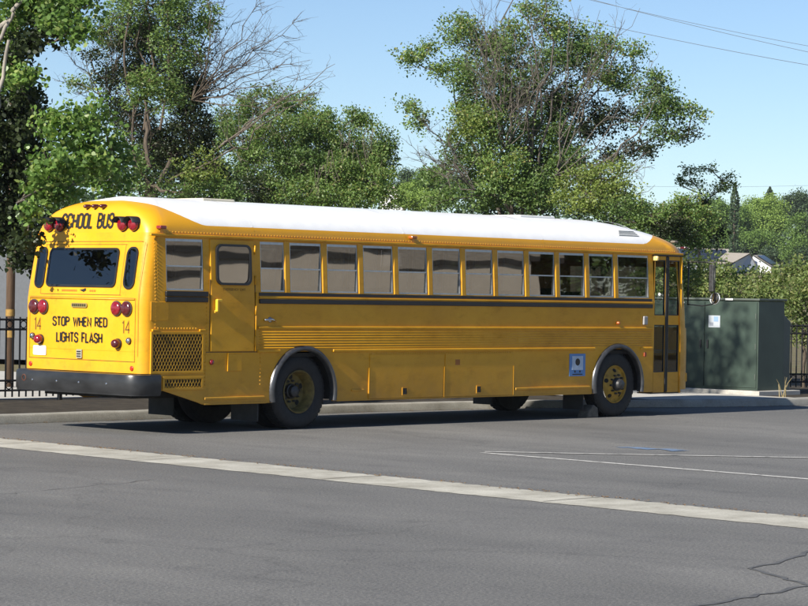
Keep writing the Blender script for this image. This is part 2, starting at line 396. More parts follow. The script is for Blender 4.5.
def ring(z, xs, ins=None, xr=None, xf=None, rr=.15, rf=.40, bulge=.16, nc=7, nr=12, nf=14):
    i = side_in(z) if ins is None else ins; x0 = rear_x(z) if xr is None else xr; x1 = front_x(z) if xf is None else xf
    y0, y1 = i, 2.44-i; hw = (y1-y0)/2; rr = min(rr, hw*.98); rf = min(rf, hw*.98)
    pts = [(min(max(x, x0+rr), x1-rf), y0) for x in xs]
    for k_ in range(1, nc+1):
        t = math.pi/2*k_/nc; pts.append((x1-rf+rf*math.sin(t), y0+rf-rf*math.cos(t)))
    for k_ in range(1, nf): pts.append((x1, y0+rf+(y1-y0-2*rf)*k_/nf))
    for k_ in range(nc+1):
        t = math.pi/2*k_/nc; pts.append((x1-rf+rf*math.cos(t), y1-rf+rf*math.sin(t)))
    pts += [(min(max(x, x0+rr), x1-rf), y1) for x in xs[::-1]]
    for k_ in range(1, nc+1):
        t = math.pi/2*k_/nc; pts.append((x0+rr-rr*math.sin(t), y1-rr+rr*math.cos(t)))
    for k_ in range(1, nr): pts.append((x0, y1-rr-(y1-y0-2*rr)*k_/nr))
    for k_ in range(nc): 
        t = math.pi/2*k_/nc; pts.append((x0+rr-rr*math.cos(t), y0+rr-rr*math.sin(t)))
    out = []
    for x, y in pts:
        if x > x1-rf and rf > .2: x += bulge*max(0, 1-((y-1.22)/max(.2, hw))**2)
        out.append((x, y, z))
    return out
XS = sorted(set([.15, 11.32] + [round(v, 3) for o_ in OPEN_R+OPEN_L for v in o_] + [10.62]))
XS = [x for i, x in enumerate(XS) if i == 0 or x-XS[i-1] > .004]
ZS = [1.055, 1.2, 1.38, 1.45, 1.6, 1.7, ZW0, 2.0, 2.18, 2.36, ZW1, 2.585]
NXS = len(XS); nc, nr_, nf_ = 7, 12, 14
def in_open(xc, ops): return any(a_-.003 < xc < b_+.003 for a_, b_ in ops)
shell = MB(); vs = []
for z in ZS: vs += ring(z, XS)
NR = len(vs)//len(ZS); fs = []
iF0 = NXS-1+nc; iF1 = iF0+nf_       # front face span
iL0 = NXS+nc+nf_-1+nc+1-1; 
for r in range(len(ZS)-1):
    zc = (ZS[r]+ZS[r+1])/2
    for i in range(NR):
        j = (i+1) % NR
        if i < NXS-1:
            xc = (XS[i]+XS[i+1])/2
            if ZW0 < zc < ZW1 and in_open(xc, OPEN_R): continue
            if zc < ZW1 and DOOR[0] < xc: continue
        iL = i-(NXS+nc+nf_-1+nc+1)
        if 0 <= iL < NXS-1:
            xc = (XS[::-1][iL]+XS[::-1][iL+1])/2
            if ZW0 < zc < ZW1 and in_open(xc, OPEN_L): continue
        if NXS-1+2 <= i < NXS+nc+nf_-1+nc+1-3 and 1.38 < zc < 2.4: continue     # windscreen
        fs.append((r*NR+i, r*NR+j, (r+1)*NR+j, (r+1)*NR+i))
shell.add(vs, fs)
# rows of rivets on the panel joints
def rivet(x, z, y=None): shell.lathe((x, (side_in(z) if y is None else y)-.0005, z), (0, -1, 0), [(.012, 0), (.010, .005), (0, .008)], 6)
for z in np.arange(1.1, 2.5, .045): rivet(.20, z); rivet(.24, z+.02) if z > 1.85 else None
for z in np.arange(.62, 1.04, .05):
    rivet(1.075, z); rivet(2.06, z)
for x in np.arange(.3, 11.2, .055): rivet(x, 2.60, .055)
for x in np.arange(4.2, 7.2, .05): rivet(x, 1.015)
for x in np.arange(.25, 1.0, .05): rivet(x, 1.36)
for z in np.arange(1.08, 1.84, .05): rivet(1.085, z)
body = part(shell, 'body', M_Y, smooth=True, angle=35)
# roof
rf_ = MB(); vs = []; NT = 16; XR = [.15+(11.32-.15)*i/60 for i in range(61)]
for t in range(NT+1):
    th = math.pi/2*t/NT*.995; c_ = 1-math.cos(th); z = 2.585+.495*math.sin(th)**.97
    ins = .05+1.165*c_; xr = rear_x(z); xf = front_x(2.585)-1.9*c_**.95
    vs += ring(z, XR, ins, xr, xf, rr=.15+.22*math.sin(th), rf=.40+.55*math.sin(th), bulge=.16*(1-c_*.6), nc=9, nr=14, nf=14)
NR2 = len(vs)//(NT+1)
rf_.add(vs, [(r*NR2+i, r*NR2+(i+1) % NR2, (r+1)*NR2+(i+1) % NR2, (r+1)*NR2+i) for r in range(NT) for i in range(NR2)]+[tuple(NT*NR2+i for i in range(NR2))])
roof = part(rf_, 'roof', M_ROOF, smooth=True)
def roof_z(y): 
    q = min(1, abs(y-1.22)/1.165); return 2.585+.495*math.sqrt(max(0, 1-q*q))
# seam bands over the roof (rivet strips)
for X in (1.95, 4.9, 7.95, 10.45):
    sm = MB(); pts = []
    for k_ in range(25):
        t = math.pi*k_/24; y = 1.22-1.172*math.cos(t); pts.append((X, y, 2.585+.500*math.sin(t)**.97))
    v_ = []
    for q in pts: v_ += [(q[0]-.015, q[1], q[2]), (q[0]+.015, q[1], q[2])]
    sm.add(v_, [(2*i, 2*i+1, 2*i+3, 2*i+2) for i in range(24)])
    part(sm, 'roof_seam', M_ROOF, roof, smooth=True)
# roof hatches and the side vent louvre
for x0, x1, w in ((1.8, 2.4, .32), (8.35, 9.2, .34)):
    h = MB(); h.box(x0, x1, 1.22-w, 1.22+w, 3.03, 3.098); part(h, 'roof_hatch', M_PLATE if x0 > 5 else simple('cream_hatch', (.62, .58, .46), .5), roof, bevel=.02)
# low air inlets that bump the roof line near the front
lv = MB()
for k_ in range(4):
    y = .19+.035*k_; z = roof_z(y); lv.box(9.92+.04*k_, 10.42, y-.012, y+.014, z-.03, z+.016)
lv.box(9.88, 10.46, .175, .32, roof_z(.175)-.05, roof_z(.175)+.012)
part(lv, 'roof_vent', M_ALU, roof)

# skirt with wheel arches
ARCH = [(2.87, .575), (9.72, .575)]
def z_bot(x):
    if x < .37: z = .56
    elif x < 1.05: z = .56-.185*(x-.37)/.68
    else: z = .37
    for c_, r_ in ARCH:
        if abs(x-c_) < r_: z = max(z, .50+math.sqrt(r_*r_-(x-c_)**2))
    return z
xs_ = sorted(set([.12, .37, 1.05, 4.15, 5.7, 7.22, 10.61]+[.12+.12*i for i in range(88)]+[c_+r_*math.sin(math.pi*(k_/18-.5)) for c_, r_ in ARCH for k_ in range(19)]+[c_+s_*(r_+.0005) for c_, r_ in ARCH for s_ in (-1, 1)]))
xs_ = [x for x in xs_ if x <= 10.61]
def skirt(y, d, stop=10.61):
    m = MB(); xs2 = [x for x in xs_ if x <= stop]; vs = []
    for x in xs2:
        zb = z_bot(x); yy = y
        if zb > 1.053: zb = 1.053
        vs += [(x, y, 1.0555), (x, y, zb), (x, y+d, zb), (x, y+d, 1.0555)]
    fs = []
    for i in range(len(xs2)-1):
        for c_ in range(3): fs.append((4*i+c_, 4*i+4+c_, 4*i+5+c_, 4*i+1+c_))
    m.add(vs, fs if d < 0 else [f[::-1] for f in fs]); return m
part(skirt(0.001, .03), 'skirt_panel', M_Y); part(skirt(2.439, -.03), 'skirt_panel', M_Y)
# rear wall below the beltline and engine cover
rm = MB(); vs = []
for z in (.78, .9, 1.057): vs += [p_ for p_ in ring(z, [.15, 11.0])[2+7+13+8+2:]]+[(.15, 0, z)]
n_ = len(vs)//3
rm.add(vs, [(r*n_+i, r*n_+i+1, (r+1)*n_+i+1, (r+1)*n_+i) for r in range(2) for i in range(n_-1)])
part(rm, 'rear_panel', M_Y, smooth=True, angle=35)
# front cowl below
fm = MB(); vs = []
for z in (.40, .75, 1.057): vs += ring(z, [.15, 11.33])[1:2+7+13+8+1]
n_ = len(vs)//3
fm.add(vs, [(r*n_+i, r*n_+i+1, (r+1)*n_+i+1, (r+1)*n_+i) for r in range(2) for i in range(n_-1)])
part(fm, 'front_panel', M_Y, smooth=True, angle=35)
fb = MB(); fb.tube([(11.60, .17, .55), (11.78, .35, .55), (11.93, 1.22, .55), (11.78, 2.1, .55), (11.60, 2.27, .55)], .05, 8); part(fb, 'front_bumper', M_BUMP, smooth=True)
# windscreen
ws = MB(); vs = []
for z in (1.38, 1.7, 2.0, 2.36): vs += [(x-.012, y, z_) for x, y, z_ in ring(z, XS)[NXS+1:NXS+nc+nf_-1+nc+1-3]]
n_ = len(vs)//4; ws.add(vs, [(r*n_+i, r*n_+i+1, (r+1)*n_+i+1, (r+1)*n_+i) for r in range(3) for i in range(n_-1)]); part(ws, 'windscreen', M_CLEAR, smooth=True)
# interior: floor, ceiling lining left out, dark bulkhead at the rear, seats
fl = MB(); fl.box(.2, 11.3, .06, 2.38, .98, 1.03); part(fl, 'floor', M_DARK)
bk = MB(); bk.box(.32, .36, .1, 2.34, 1.03, 1.85); part(bk, 'rear_bulkhead', M_TRIM)
def seat_mesh():
    m = MB(); m.box(0, .42, 0, .92, 1.30, 1.42); m.box(-.10, .0, 0, .92, 1.30, 1.93); m.box(0, .04, .1, .14, 1.03, 1.30); m.box(.3, .34, .75, .8, 1.03, 1.30)
    return m
se = part(seat_mesh(), 'seat', M_SEAT, bevel=.05)
for i in range(12):
    for yy in (.12, 1.40):
        o = se if (i == 0 and yy == .12) else se.copy()
        if o is not se: COL.objects.link(o)
        o.location = (1.2+.71*i, yy, 0)
ds = MB(); ds.box(10.0, 10.5, 1.5, 2.0, 1.15, 1.30); ds.box(9.95, 10.07, 1.5, 2.0, 1.25, 1.98); ds.box(10.1, 10.3, 1.7, 1.8, .9, 1.2); part(ds, 'driver_seat', M_SEAT, bevel=.05)
sw = MB(); sw.tube([(10.95+.12*math.cos(t)*.5, 1.75+.22*math.sin(t), 1.55+.2*math.cos(t)*.6) for t in np.linspace(0, 2*math.pi, 21)], .014, 6); part(sw, 'steering_wheel', M_BLACK, smooth=True)
# windows: a frame, a divider and two panes each
def window(x0, x1, yside, z0=ZW0, z1=ZW1, sgn=1):
    w = MB(); t = .022
    def yy(z): return (side_in(z)) if sgn > 0 else 2.44-side_in(z)
    def slab(xa, xb, za, zb, d0, d1):
        ys_ = [(yy(za)+sgn*d0, za), (yy(zb)+sgn*d0, zb), (yy(zb)+sgn*d1, zb), (yy(za)+sgn*d1, za)]
        v = [(xa, y, z) for y, z in ys_]+[(xb, y, z) for y, z in ys_]
        return v, [(0, 1, 2, 3), (7, 6, 5, 4), (0, 4, 5, 1), (1, 5, 6, 2), (2, 6, 7, 3), (3, 7, 4, 0)]
    zm = (z0+z1)/2-.02
    for q in ((x0, x1, z0, z0+t), (x0, x1, z1-t*1.5, z1), (x0, x0+t*.6, z0+t, z1-t*1.5), (x1-t*.6, x1, z0+t, z1-t*1.5), (x0+t*.6, x1-t*.6, zm-.009, zm+.009)):
        w.add(*slab(*q, .004, .035))
    f = part(w, 'window', M_ALU)
    for za, zb, dd in ((z0+t, zm-.009, .026), (zm+.009, z1-t*1.5, .014)):
        p_ = MB(); ya = yb = yy((za+zb)/2)+sgn*dd
        tl, tr_, tb = random.gauss(0, .0011), random.gauss(0, .0016), random.gauss(0, .0016)
        v = [(x0+t*.6, ya+tb, za), (x1-t*.6, ya-tb, za), (x1-t*.6, yb-tb+tl, zb), (x0+t*.6, yb+tb+tl, zb)]; p_.add(v, [(0, 1, 2, 3)])
        o = part(p_, 'pane', M_GLASS, f)
for a_, b_ in OPEN_R: window(a_, b_, 0)
for a_, b_ in OPEN_L: window(a_, b_, 0, sgn=-1)
# pillar caps: raised strips between the windows that catch the light
for i in range(11):
    x = P_W[i]-.06 if i < 10 else 9.719-.06
    m = MB(); m.add([(x-.038, side_in(ZW0)-.012, ZW0-.005), (x+.038, side_in(ZW0)-.012, ZW0-.005), (x+.038, side_in(ZW1)-.012, ZW1+.02), (x-.038, side_in(ZW1)-.012, ZW1+.02),
        (x-.05, side_in(ZW0)+.004, ZW0-.005), (x+.05, side_in(ZW0)+.004, ZW0-.005), (x+.05, side_in(ZW1)+.004, ZW1+.02), (x-.05, side_in(ZW1)+.004, ZW1+.02)], [(0, 1, 2, 3), (4, 0, 3, 7), (1, 5, 6, 2), (4, 5, 1, 0), (3, 2, 6, 7)])
    part(m, 'window_pillar', M_Y)

# rails
def rail(name, x0, x1, z0, z1, d, mat, both=True, bevel=.006):
    for sg in ((0, 1) if both else (0,)):
        m = MB(); zi = side_in((z0+z1)/2)
        if sg == 0: m.box(x0, x1, zi-d, zi+.006, z0, z1)
        else: m.box(x0, x1, 2.44-zi-.006, 2.44-zi+d, z0, z1)
        part(m, name, mat, bevel=bevel)
rail('drip_rail', .12, 11.38, 2.54, 2.572, .035, M_Y)
rail('black_rail', 2.02, 10.56, 1.692, 1.752, .022, M_BLACK)
rail('belt_rail', 2.02, 10.56, 1.762, 1.786, .020, M_Y)
rail('black_strip', 2.02, 10.56, 1.796, 1.838, .008, M_BLACK, bevel=.002)
rail('black_rail', .36, 1.09, 1.70, 1.765, .030, M_BLACK, both=False, bevel=.01)
rail('black_rail', .36, 1.09, 1.772, 1.84, .034, M_BLACK, both=False, bevel=.01)
rail('rub_rail', 2.0, 10.58, 1.352, 1.392, .024, M_Y, bevel=.012)
rail('rub_rail', 2.0, 2.42, 1.04, 1.082, .022, M_Y, bevel=.012); rail('rub_rail', 3.42, 9.14, 1.04, 1.082, .022, M_Y, bevel=.012); rail('rub_rail', 10.28, 10.58, 1.04, 1.082, .022, M_Y, bevel=.012)
rail('lower_rail', 1.06, 2.14, .43, .465, .02, M_Y, bevel=.008); rail('lower_rail', 7.27, 9.02, .455, .492, .022, M_Y, bevel=.008); rail('lower_rail', 3.80, 4.04, .50, .525, .018, M_Y)
rail('skirt_edge', 1.06, 2.18, .365, .385, .010, M_Y, bevel=.003); rail('skirt_edge', 3.52, 9.06, .365, .382, .008, M_Y, bevel=.003)
fl = MB()
for k_ in range(7):
    z = 1.105+.036*k_
    for y in (-.001, 2.441): fl.tube([(2.03, y, z), (10.56, y, z)], .006, 6)
part(fl, 'fluted_panel', M_Y, smooth=True)
# compartment doors in the skirt (seams and latches)
for x0, x1 in ((4.15, 5.69), (5.71, 7.22)):
    m = MB(); m.box(x0+.008, x1-.008, -.010, .004, .385, 1.0); d_ = part(m, 'compartment_door', M_Y, bevel=.006)
    lx = 4.87 if x0 < 5 else 6.45
    l_ = MB(); 
    for q in ((lx-.055, lx+.055, .425, .437), (lx-.055, lx+.055, .523, .535), (lx-.055, lx-.043, .437, .523), (lx+.043, lx+.055, .437, .523)): l_.box(q[0], q[1], -.018, -.009, q[2], q[3])
    part(l_, 'latch_frame', M_Y, d_); k2 = MB(); k2.box(lx-.043, lx+.043, -.0125, -.009, .437, .523); k2.box(lx-.012, lx+.03, -.02, -.012, .46, .50); part(k2, 'latch', M_BLACK, d_)
sm = MB()
for x in (4.145, 5.70, 7.225): sm.box(x-.006, x+.006, -.014, .003, .385, .82)
for x0, x1, z in ((4.15, 7.22, 1.006),): sm.box(x0, x1, -.012, .003, z-.006, z+.006)
part(sm, 'panel_trim', M_Y)
m = MB(); m.box(5.93, 6.03, -.0115, -.009, .84, .92); part(m, 'faded_mark', simple('faded_red_mark', (.38, .13, .02), .6))
m = MB(); m.box(7.32, 7.44, -.004, .003, 1.16, 1.24); part(m, 'small_plate', M_Y, bevel=.01)
# blue placard on the skirt
m = MB(); m.box(8.53, 8.91, -.006, .002, .645, .985); pl = part(m, 'placard', M_BLUE)
m = MB(); m.box(8.59, 8.85, -.009, -.0055, .74, .95); part(m, 'placard_panel', simple('placard_white', (.45, .55, .68), .5), pl)
m = MB(); m.lathe((8.72, -.0088, .86), (0, -1, 0), [(.055, 0), (.055, .003), (0, .003)], 16); part(m, 'placard_symbol', M_LETTER, pl); m = MB()
for x in (8.66, 8.78): m.lathe((x, -.0058, .715), (0, -1, 0), [(.018, 0), (.018, .003), (0, .003)], 10)
m.box(8.60, 8.84, -.0088, -.0055, .665, .68); part(m, 'placard_print', M_LETTER, pl)

# emergency door on the side
def rrect(x0, x1, z0, z1, r, n=6):
    out = []
    for cx_, cz_, a0 in ((x1-r, z1-r, 0), (x0+r, z1-r, 90), (x0+r, z0+r, 180), (x1-r, z0+r, 270)):
        for k_ in range(n+1): t = R_(a0+90*k_/n); out.append((cx_+r*math.cos(t), cz_+r*math.sin(t)))
    return out
def frame_on(fn, outer, inner, d):
    """ring of trim between two outlines, laid on a surface fn(u, v, offset)"""
    m = MB(); k_ = len(outer)
    vs = [fn(u, v, 0) for u, v in outer]+[fn(u, v, d) for u, v in outer]+[fn(u, v, d) for u, v in inner]+[fn(u, v, 0) for u, v in inner]
    fs = []
    for i in range(k_):
        j = (i+1) % k_
        for r in range(3): fs.append((r*k_+i, r*k_+j, (r+1)*k_+j, (r+1)*k_+i))
    m.add(vs, fs); return m
def sfn(u, v, d): return (u, side_in(v)-.016-d, v)
dm = MB(); vs = []
zz = [1.06, 1.3, 1.7, 2.1, 2.525]
for z in zz: vs += [(1.15, side_in(z)-.016, z), (1.93, side_in(z)-.016, z), (1.93, side_in(z)+.02, z), (1.15, side_in(z)+.02, z)]
fs = [(4*i+c_, 4*i+(c_+1) % 4, 4*i+4+(c_+1) % 4, 4*i+4+c_) for i in range(4) for c_ in range(4)]+[(3, 2, 1, 0), (16, 17, 18, 19)]
dm.add(vs, fs); ed = part(dm, 'emergency_door', M_Y, bevel=.008)
o_, i_ = rrect(1.235, 1.855, 1.93, 2.465, .09), rrect(1.265, 1.825, 1.96, 2.435, .07)
part(frame_on(sfn, o_, i_, .035), 'window_gasket', M_BLACK, ed)
m = MB(); m.add([sfn(u, 2.2, .018) [:2]+(v,) for u, v in i_], [tuple(range(len(i_)))]); part(m, 'pane', M_DOORGL, ed)
# dark sheet behind that pane, standing in for the unlit interior
m = MB(); m.add([sfn(u, 2.2, .001)[:2]+(v,) for u, v in i_], [tuple(range(len(i_)))[::-1]]); part(m, 'dark_interior_backing', M_SEAT, ed)
m = MB(); m.box(1.215, 1.25, -.06, -.01, 1.58, 1.74); m.box(1.20, 1.27, -.03, -.01, 1.56, 1.60); m.box(1.22, 1.31, -.055, -.03, 1.71, 1.745); part(m, 'handle', simple('handle_yellow', (.85, .5, .03), .4), ed, bevel=.008)
m = MB(); 
for z in (1.2, 1.6, 2.0, 2.4): m.tube([(1.945, side_in(z)-.018, z-.06), (1.945, side_in(z)-.018, z+.06)], .014, 8)
m.tube([(1.955, -.012, 1.06), (1.955, -.012, 1.84)], .013, 8)
part(m, 'hinge', M_Y, ed, smooth=True)
seam = MB()
for x in (1.138, 1.944): seam.box(x-.006, x+.006, -.002+.0, .006, 1.06, 2.0)
seam.box(1.08, 2.0, -.003, .004, 1.045, 1.057); part(seam, 'door_seam', M_FAINT)
# fuel flap below the door
m = MB(); m.box(1.47, 1.72, -.011, .003, .80, 1.03); part(m, 'fuel_flap', M_Y, bevel=.006)
m = MB(); m.box(1.46, 1.47, -.016, .003, .80, 1.035); m.box(1.46, 1.73, -.016, .003, 1.032, 1.042); part(m, 'flap_trim', M_Y)
m = MB(); m.lathe((1.18, -.001, .92), (0, -1, 0), [(.035, 0), (.035, .014), (.02, .024), (0, .026)], 16); part(m, 'side_marker_lamp', M_RED, smooth=True)
# engine grilles
def grille(x0, x1, z0, z1, zslope=0):
    fr = MB(); t = .035
    fr.box(x0, x1, -.018, .003, z1-t, z1); fr.box(x0, x1, -.018, .003, z0, z0+t); fr.box(x0, x0+t, -.018, .003, z0+t, z1-t); fr.box(x1-t, x1, -.018, .003, z0+t, z1-t)
    f = part(fr, 'grille', M_Y, bevel=.004)
    b_ = MB(); b_.box(x0+t, x1-t, -.004, .002, z0+t, z1-t); part(b_, 'grille_backing', M_GRBACK, f)
    g = MB(); xa, xb, za, zb = x0+t, x1-t, z0+t, z1-t; pit = .052; sl = 1.75
    for sg in (1, -1):
        k0 = int((za-sl*xb)/(pit*sl))-2 if sg > 0 else int((za+sl*xa)/(pit*sl))-2
        for k_ in range(k0, k0+90):
            # line z = sg*sl*x + c
            c_ = k_*pit*sl; pts = []
            for x in (xa, xb):
                z = sg*sl*x+c_
                if za <= z <= zb: pts.append((x, z))
            for z in (za, zb):
                x = (z-c_)/(sg*sl)
                if xa < x < xb: pts.append((x, z))
            if len(pts) >= 2 and math.dist(pts[0], pts[1]) > .01:
                g.tube([(pts[0][0], -.011, pts[0][1]), (pts[1][0], -.011, pts[1][1])], .0058, 4)
    part(g, 'mesh_screen', M_GRILLE, f)
grille(.12, 1.035, .78, 1.32); grille(.33, 1.035, .565, .745)
m = MB()
for x in (.14, .95): m.box(x, x+.10, -.026, .003, 1.325, 1.35)
part(m, 'grille_latch', M_Y, bevel=.004)
m = MB(); m.box(.12, .42, -.006, .003, 1.46, 1.70); part(m, 'access_flap', M_Y, bevel=.004)

# wheel arches, wheels
def fender(cx, y, sg):
    m = MB(); vs = []; n = 26; a0, a1 = -12, 192
    pr = [(.562, .05), (.562, -.02), (.580, -.048), (.612, -.045), (.632, -.02), (.640, .005)]
    for k_ in range(n+1):
        t = R_(a0+(a1-a0)*k_/n)
        for r_, d in pr: vs.append((cx+r_*math.cos(t), y+sg*d, max(.375, .50+r_*math.sin(t))))
    q = len(pr); m.add(vs, [(i*q+j, i*q+j+1, (i+1)*q+j+1, (i+1)*q+j) for i in range(n) for j in range(q-1)])
    part(m, 'wheel_arch', M_FEND, smooth=True)
for cx in (2.87, 9.72): fender(cx, 0, 1); fender(cx, 2.44, -1)
def wheel(cx, y, sg, rear_):
    """sg=+1: outer face looks to -y"""
    ax = (0, -sg, 0); T = MB()
    T.lathe((cx, y, .505), ax, [(.292, -.01), (.30, .0), (.34, .012), (.40, .018), (.455, .012), (.492, -.01), (.508, -.04), (.510, -.13), (.508, -.21), (.49, -.245), (.30, -.26), (.29, -.25)], 44)
    for k_ in range(44):      # tread blocks
        t = 2*math.pi*k_/44; r_ = .509
        for off in (.05, .12, .19):
            T.add([(cx+(r_+dr)*math.cos(t+da), y+sg*(off+dw), .505+(r_+dr)*math.sin(t+da)) for dr in (-.004, .007) for da, dw in ((-.045, -.028), (.045, -.028), (.045, .028), (-.045, .028))], [(4, 5, 6, 7), (0, 1, 5, 4), (1, 2, 6, 5), (2, 3, 7, 6), (3, 0, 4, 7)])
    if rear_: T.lathe((cx, y, .505), ax, [(.30, -.33), (.40, -.32), (.49, -.34), (.508, -.37), (.508, -.55), (.48, -.58), (.3, -.59)], 36)
    w = part(T, 'wheel', M_RUBBER, smooth=True, angle=40)
    rm_ = MB()
    if rear_: pr = [(.295, .006), (.285, .012), (.272, .0), (.262, -.05), (.245, -.09), (.235, -.155), (.17, -.17), (.14, -.17), (.0, -.17)]
    else: pr = [(.295, .004), (.285, .012), (.272, .004), (.262, -.02), (.235, -.02), (.19, .012), (.15, .035), (.0, .035)]
    rm_.lathe((cx, y, .505), ax, pr, 40); part(rm_, 'rim', M_RIMD if rear_ else M_RIM, w, smooth=True, angle=40)
    hz = -.17 if rear_ else .035
    hb = MB(); hb.lathe((cx, y, .505), ax, [(.105, hz), (.10, hz+.04), (.085, hz+.05), (.075, hz+.10), (.05, hz+.115), (0, hz+.117)], 20)
    for k_ in range(10):
        t = 2*math.pi*k_/10+.1; hb.lathe((cx+.145*math.cos(t), y, .505+.145*math.sin(t)), ax, [(.017, hz-.01), (.017, hz+.03), (.009, hz+.035), (.009, hz+.05), (0, hz+.052)], 6)
    part(hb, 'hub', M_HUB, w, smooth=True, angle=40)
    hh = MB()
    for k_ in range(5):
        t = 2*math.pi*k_/5+.35
        if rear_: hh.lathe((cx+.198*math.cos(t), y-sg*(-.158), .505+.198*math.sin(t)), ax, [(.038, .001), (0, .003)], 14)
        else:
            nx = math.cos(t); nz = math.sin(t); hh.lathe((cx+.212*nx, y-sg*(-.003), .505+.212*nz), (nx*.6, -sg*.8, nz*.6), [(.034, .0), (.034, .006), (0, .007)], 14)
    part(hh, 'hand_hole', M_DARK, w)
wheel(2.87, .085, 1, True); wheel(9.72, .06, 1, False); wheel(2.87, 2.355, -1, True); wheel(9.72, 2.38, -1, False)
# underbody
ub = MB()
for cx in (2.87, 9.72):
    ub.box(cx-.64, cx+.64, .62, 1.82, .55, 1.0); ub.tube([(cx, .3, .505), (cx, 2.14, .505)], .09, 8)
    for y in (.04, 1.82):
        for t in np.linspace(-10, 190, 18)[:-1]:
            a_, b_ = R_(t), R_(t+11.8)
            ub.add([(cx+.60*math.cos(a_), y, .5+.60*math.sin(a_)), (cx+.60*math.cos(b_), y, .5+.60*math.sin(b_)), (cx+.60*math.cos(b_), y+.58, .5+.60*math.sin(b_)), (cx+.60*math.cos(a_), y+.58, .5+.60*math.sin(a_))], [(0, 1, 2, 3)])
ub.box(.3, 11.4, .80, .95, .50, .80); ub.box(.3, 11.4, 1.49, 1.64, .50, .80)
ub.box(.12, 2.1, .35, 2.1, .45, .95); ub.box(3.7, 8.9, .06, 2.38, .52, .98); ub.box(4.2, 7.2, .25, 2.2, .42, .6); ub.box(10.4, 11.5, 1.1, 2.3, .45, .98)
part(ub, 'chassis', M_DARK)
for x, y in ((2.12, .10), (2.12, 1.78), (9.0, .10), (9.0, 1.95)):
    m = MB(); m.box(x, x+.015, y, y+(.52 if x < 5 else .40), .12, .56); part(m, 'mud_flap', simple('mud_flap_rubber', (.035, .036, .038), .7, var=.3))

# rear bumper: wraps round both corners
bm = MB(); path = [(.27, -.045), (.06, -.045), (-.06, -.01), (-.13, .06), (-.155, .16), (-.16, .6), (-.165, 1.22), (-.16, 1.84), (-.155, 2.28), (-.13, 2.38), (-.06, 2.45), (.06, 2.485), (.27, 2.485)]
pr = [(.0, .500), (-.0, .52), (.012, .535), (.012, .74), (.0, .765), (-.02, .772), (-.12, .772)]
inn = offs(path, 0); vs = []
for d, z in pr:
    for q in offs(path, d): vs.append((q[0], q[1], z))
# bottom return
for q in offs(path, -.08): vs.append((q[0], q[1], .498))
k = len(path); nP = len(pr)
fs = [(r*k+i, r*k+i+1, (r+1)*k+i+1, (r+1)*k+i) for r in range(nP-1) for i in range(k-1)]+[(nP*k+i, nP*k+i+1, i+1, i) for i in range(k-1)]
bm.add(vs, fs); bp_ = part(bm, 'rear_bumper', M_BUMP, smooth=True, angle=40)
m = MB()
for y in (.5, 1.05, 1.5, 2.0): m.lathe((-.165, y, .64), (-1, 0, 0), [(.016, -.02), (.016, .012), (.008, .018), (0, .019)], 10)
part(m, 'bolts', M_CHROME, bp_)
m = MB(); m.lathe((-.168, 2.18, .665), (-1, 0, 0), [(.045, -.02), (.045, .004), (.035, .006), (.033, -.01), (0, -.01)], 16); part(m, 'tow_hole', simple('rusty_ring', (.10, .03, .015), .7), bp_)

# rear face: laid on the leaning surface
def rfn(u, v, d): return (rear_x(v)-.003-d, u, v)
def rear_quad(outer, d): 
    m = MB(); m.add([rfn(u, v, d) for u, v in outer], [tuple(range(len(outer)))[::-1]]); return m
def rear_window(y0, y1, z0, z1, r):
    o_, i_ = rrect(y0, y1, z0, z1, r), rrect(y0+.028, y1-.028, z0+.028, z1-.028, max(.02, r-.028))
    f = part(frame_on(lambda u, v, d: rfn(u, v, d), o_, i_, .014), 'rear_window', M_BLACK)
    # panes are cut as a fan of rows so that they follow the lean
    part(rear_quad(i_, .008), 'pane', M_REARGL, f); part(rear_quad(i_, .002), 'pane_backing', M_DARK, f)  # dark backing stands in for the unlit interior
rear_window(.575, 1.985, 1.875, 2.385, .075); rear_window(.205, .425, 1.855, 2.40, .10); rear_window(2.03, 2.225, 1.855, 2.40, .09)
def strip_r(y0, y1, z0, z1, d=.004):
    m = MB(); zs_ = np.linspace(z0, z1, max(2, int((z1-z0)/.1)+1)); v = []
    for z in zs_: v += [(rear_x(z)-.002-d, y0, z), (rear_x(z)-.002-d, y1, z)]
    m.add(v, [(2*i, 2*i+2, 2*i+3, 2*i+1) for i in range(len(zs_)-1)]); return m
sm = MB()
for q in ((.15, 2.29, 2.465, 2.472), (.45, 2.10, 2.428, 2.433), (.45, 2.08, 1.775, 1.781), (.17, 2.28, 1.735, 1.742), (.15, 2.29, .925, .932), (.10, .106, 1.0, 2.46), (.152, .158, .93, 1.74), (2.282, 2.288, .93, 1.74), (.47, .475, 1.78, 2.43), (2.08, 2.085, 1.78, 2.43)):
    s_ = strip_r(*q); sm.add(s_.v, s_.f)
part(sm, 'rear_panel_seams', M_FAINT)
m = MB(); m.tube([(-.006, .17, 1.725), (-.006, 2.28, 1.725)], .010, 8); part(m, 'rear_hinge', M_Y, smooth=True)
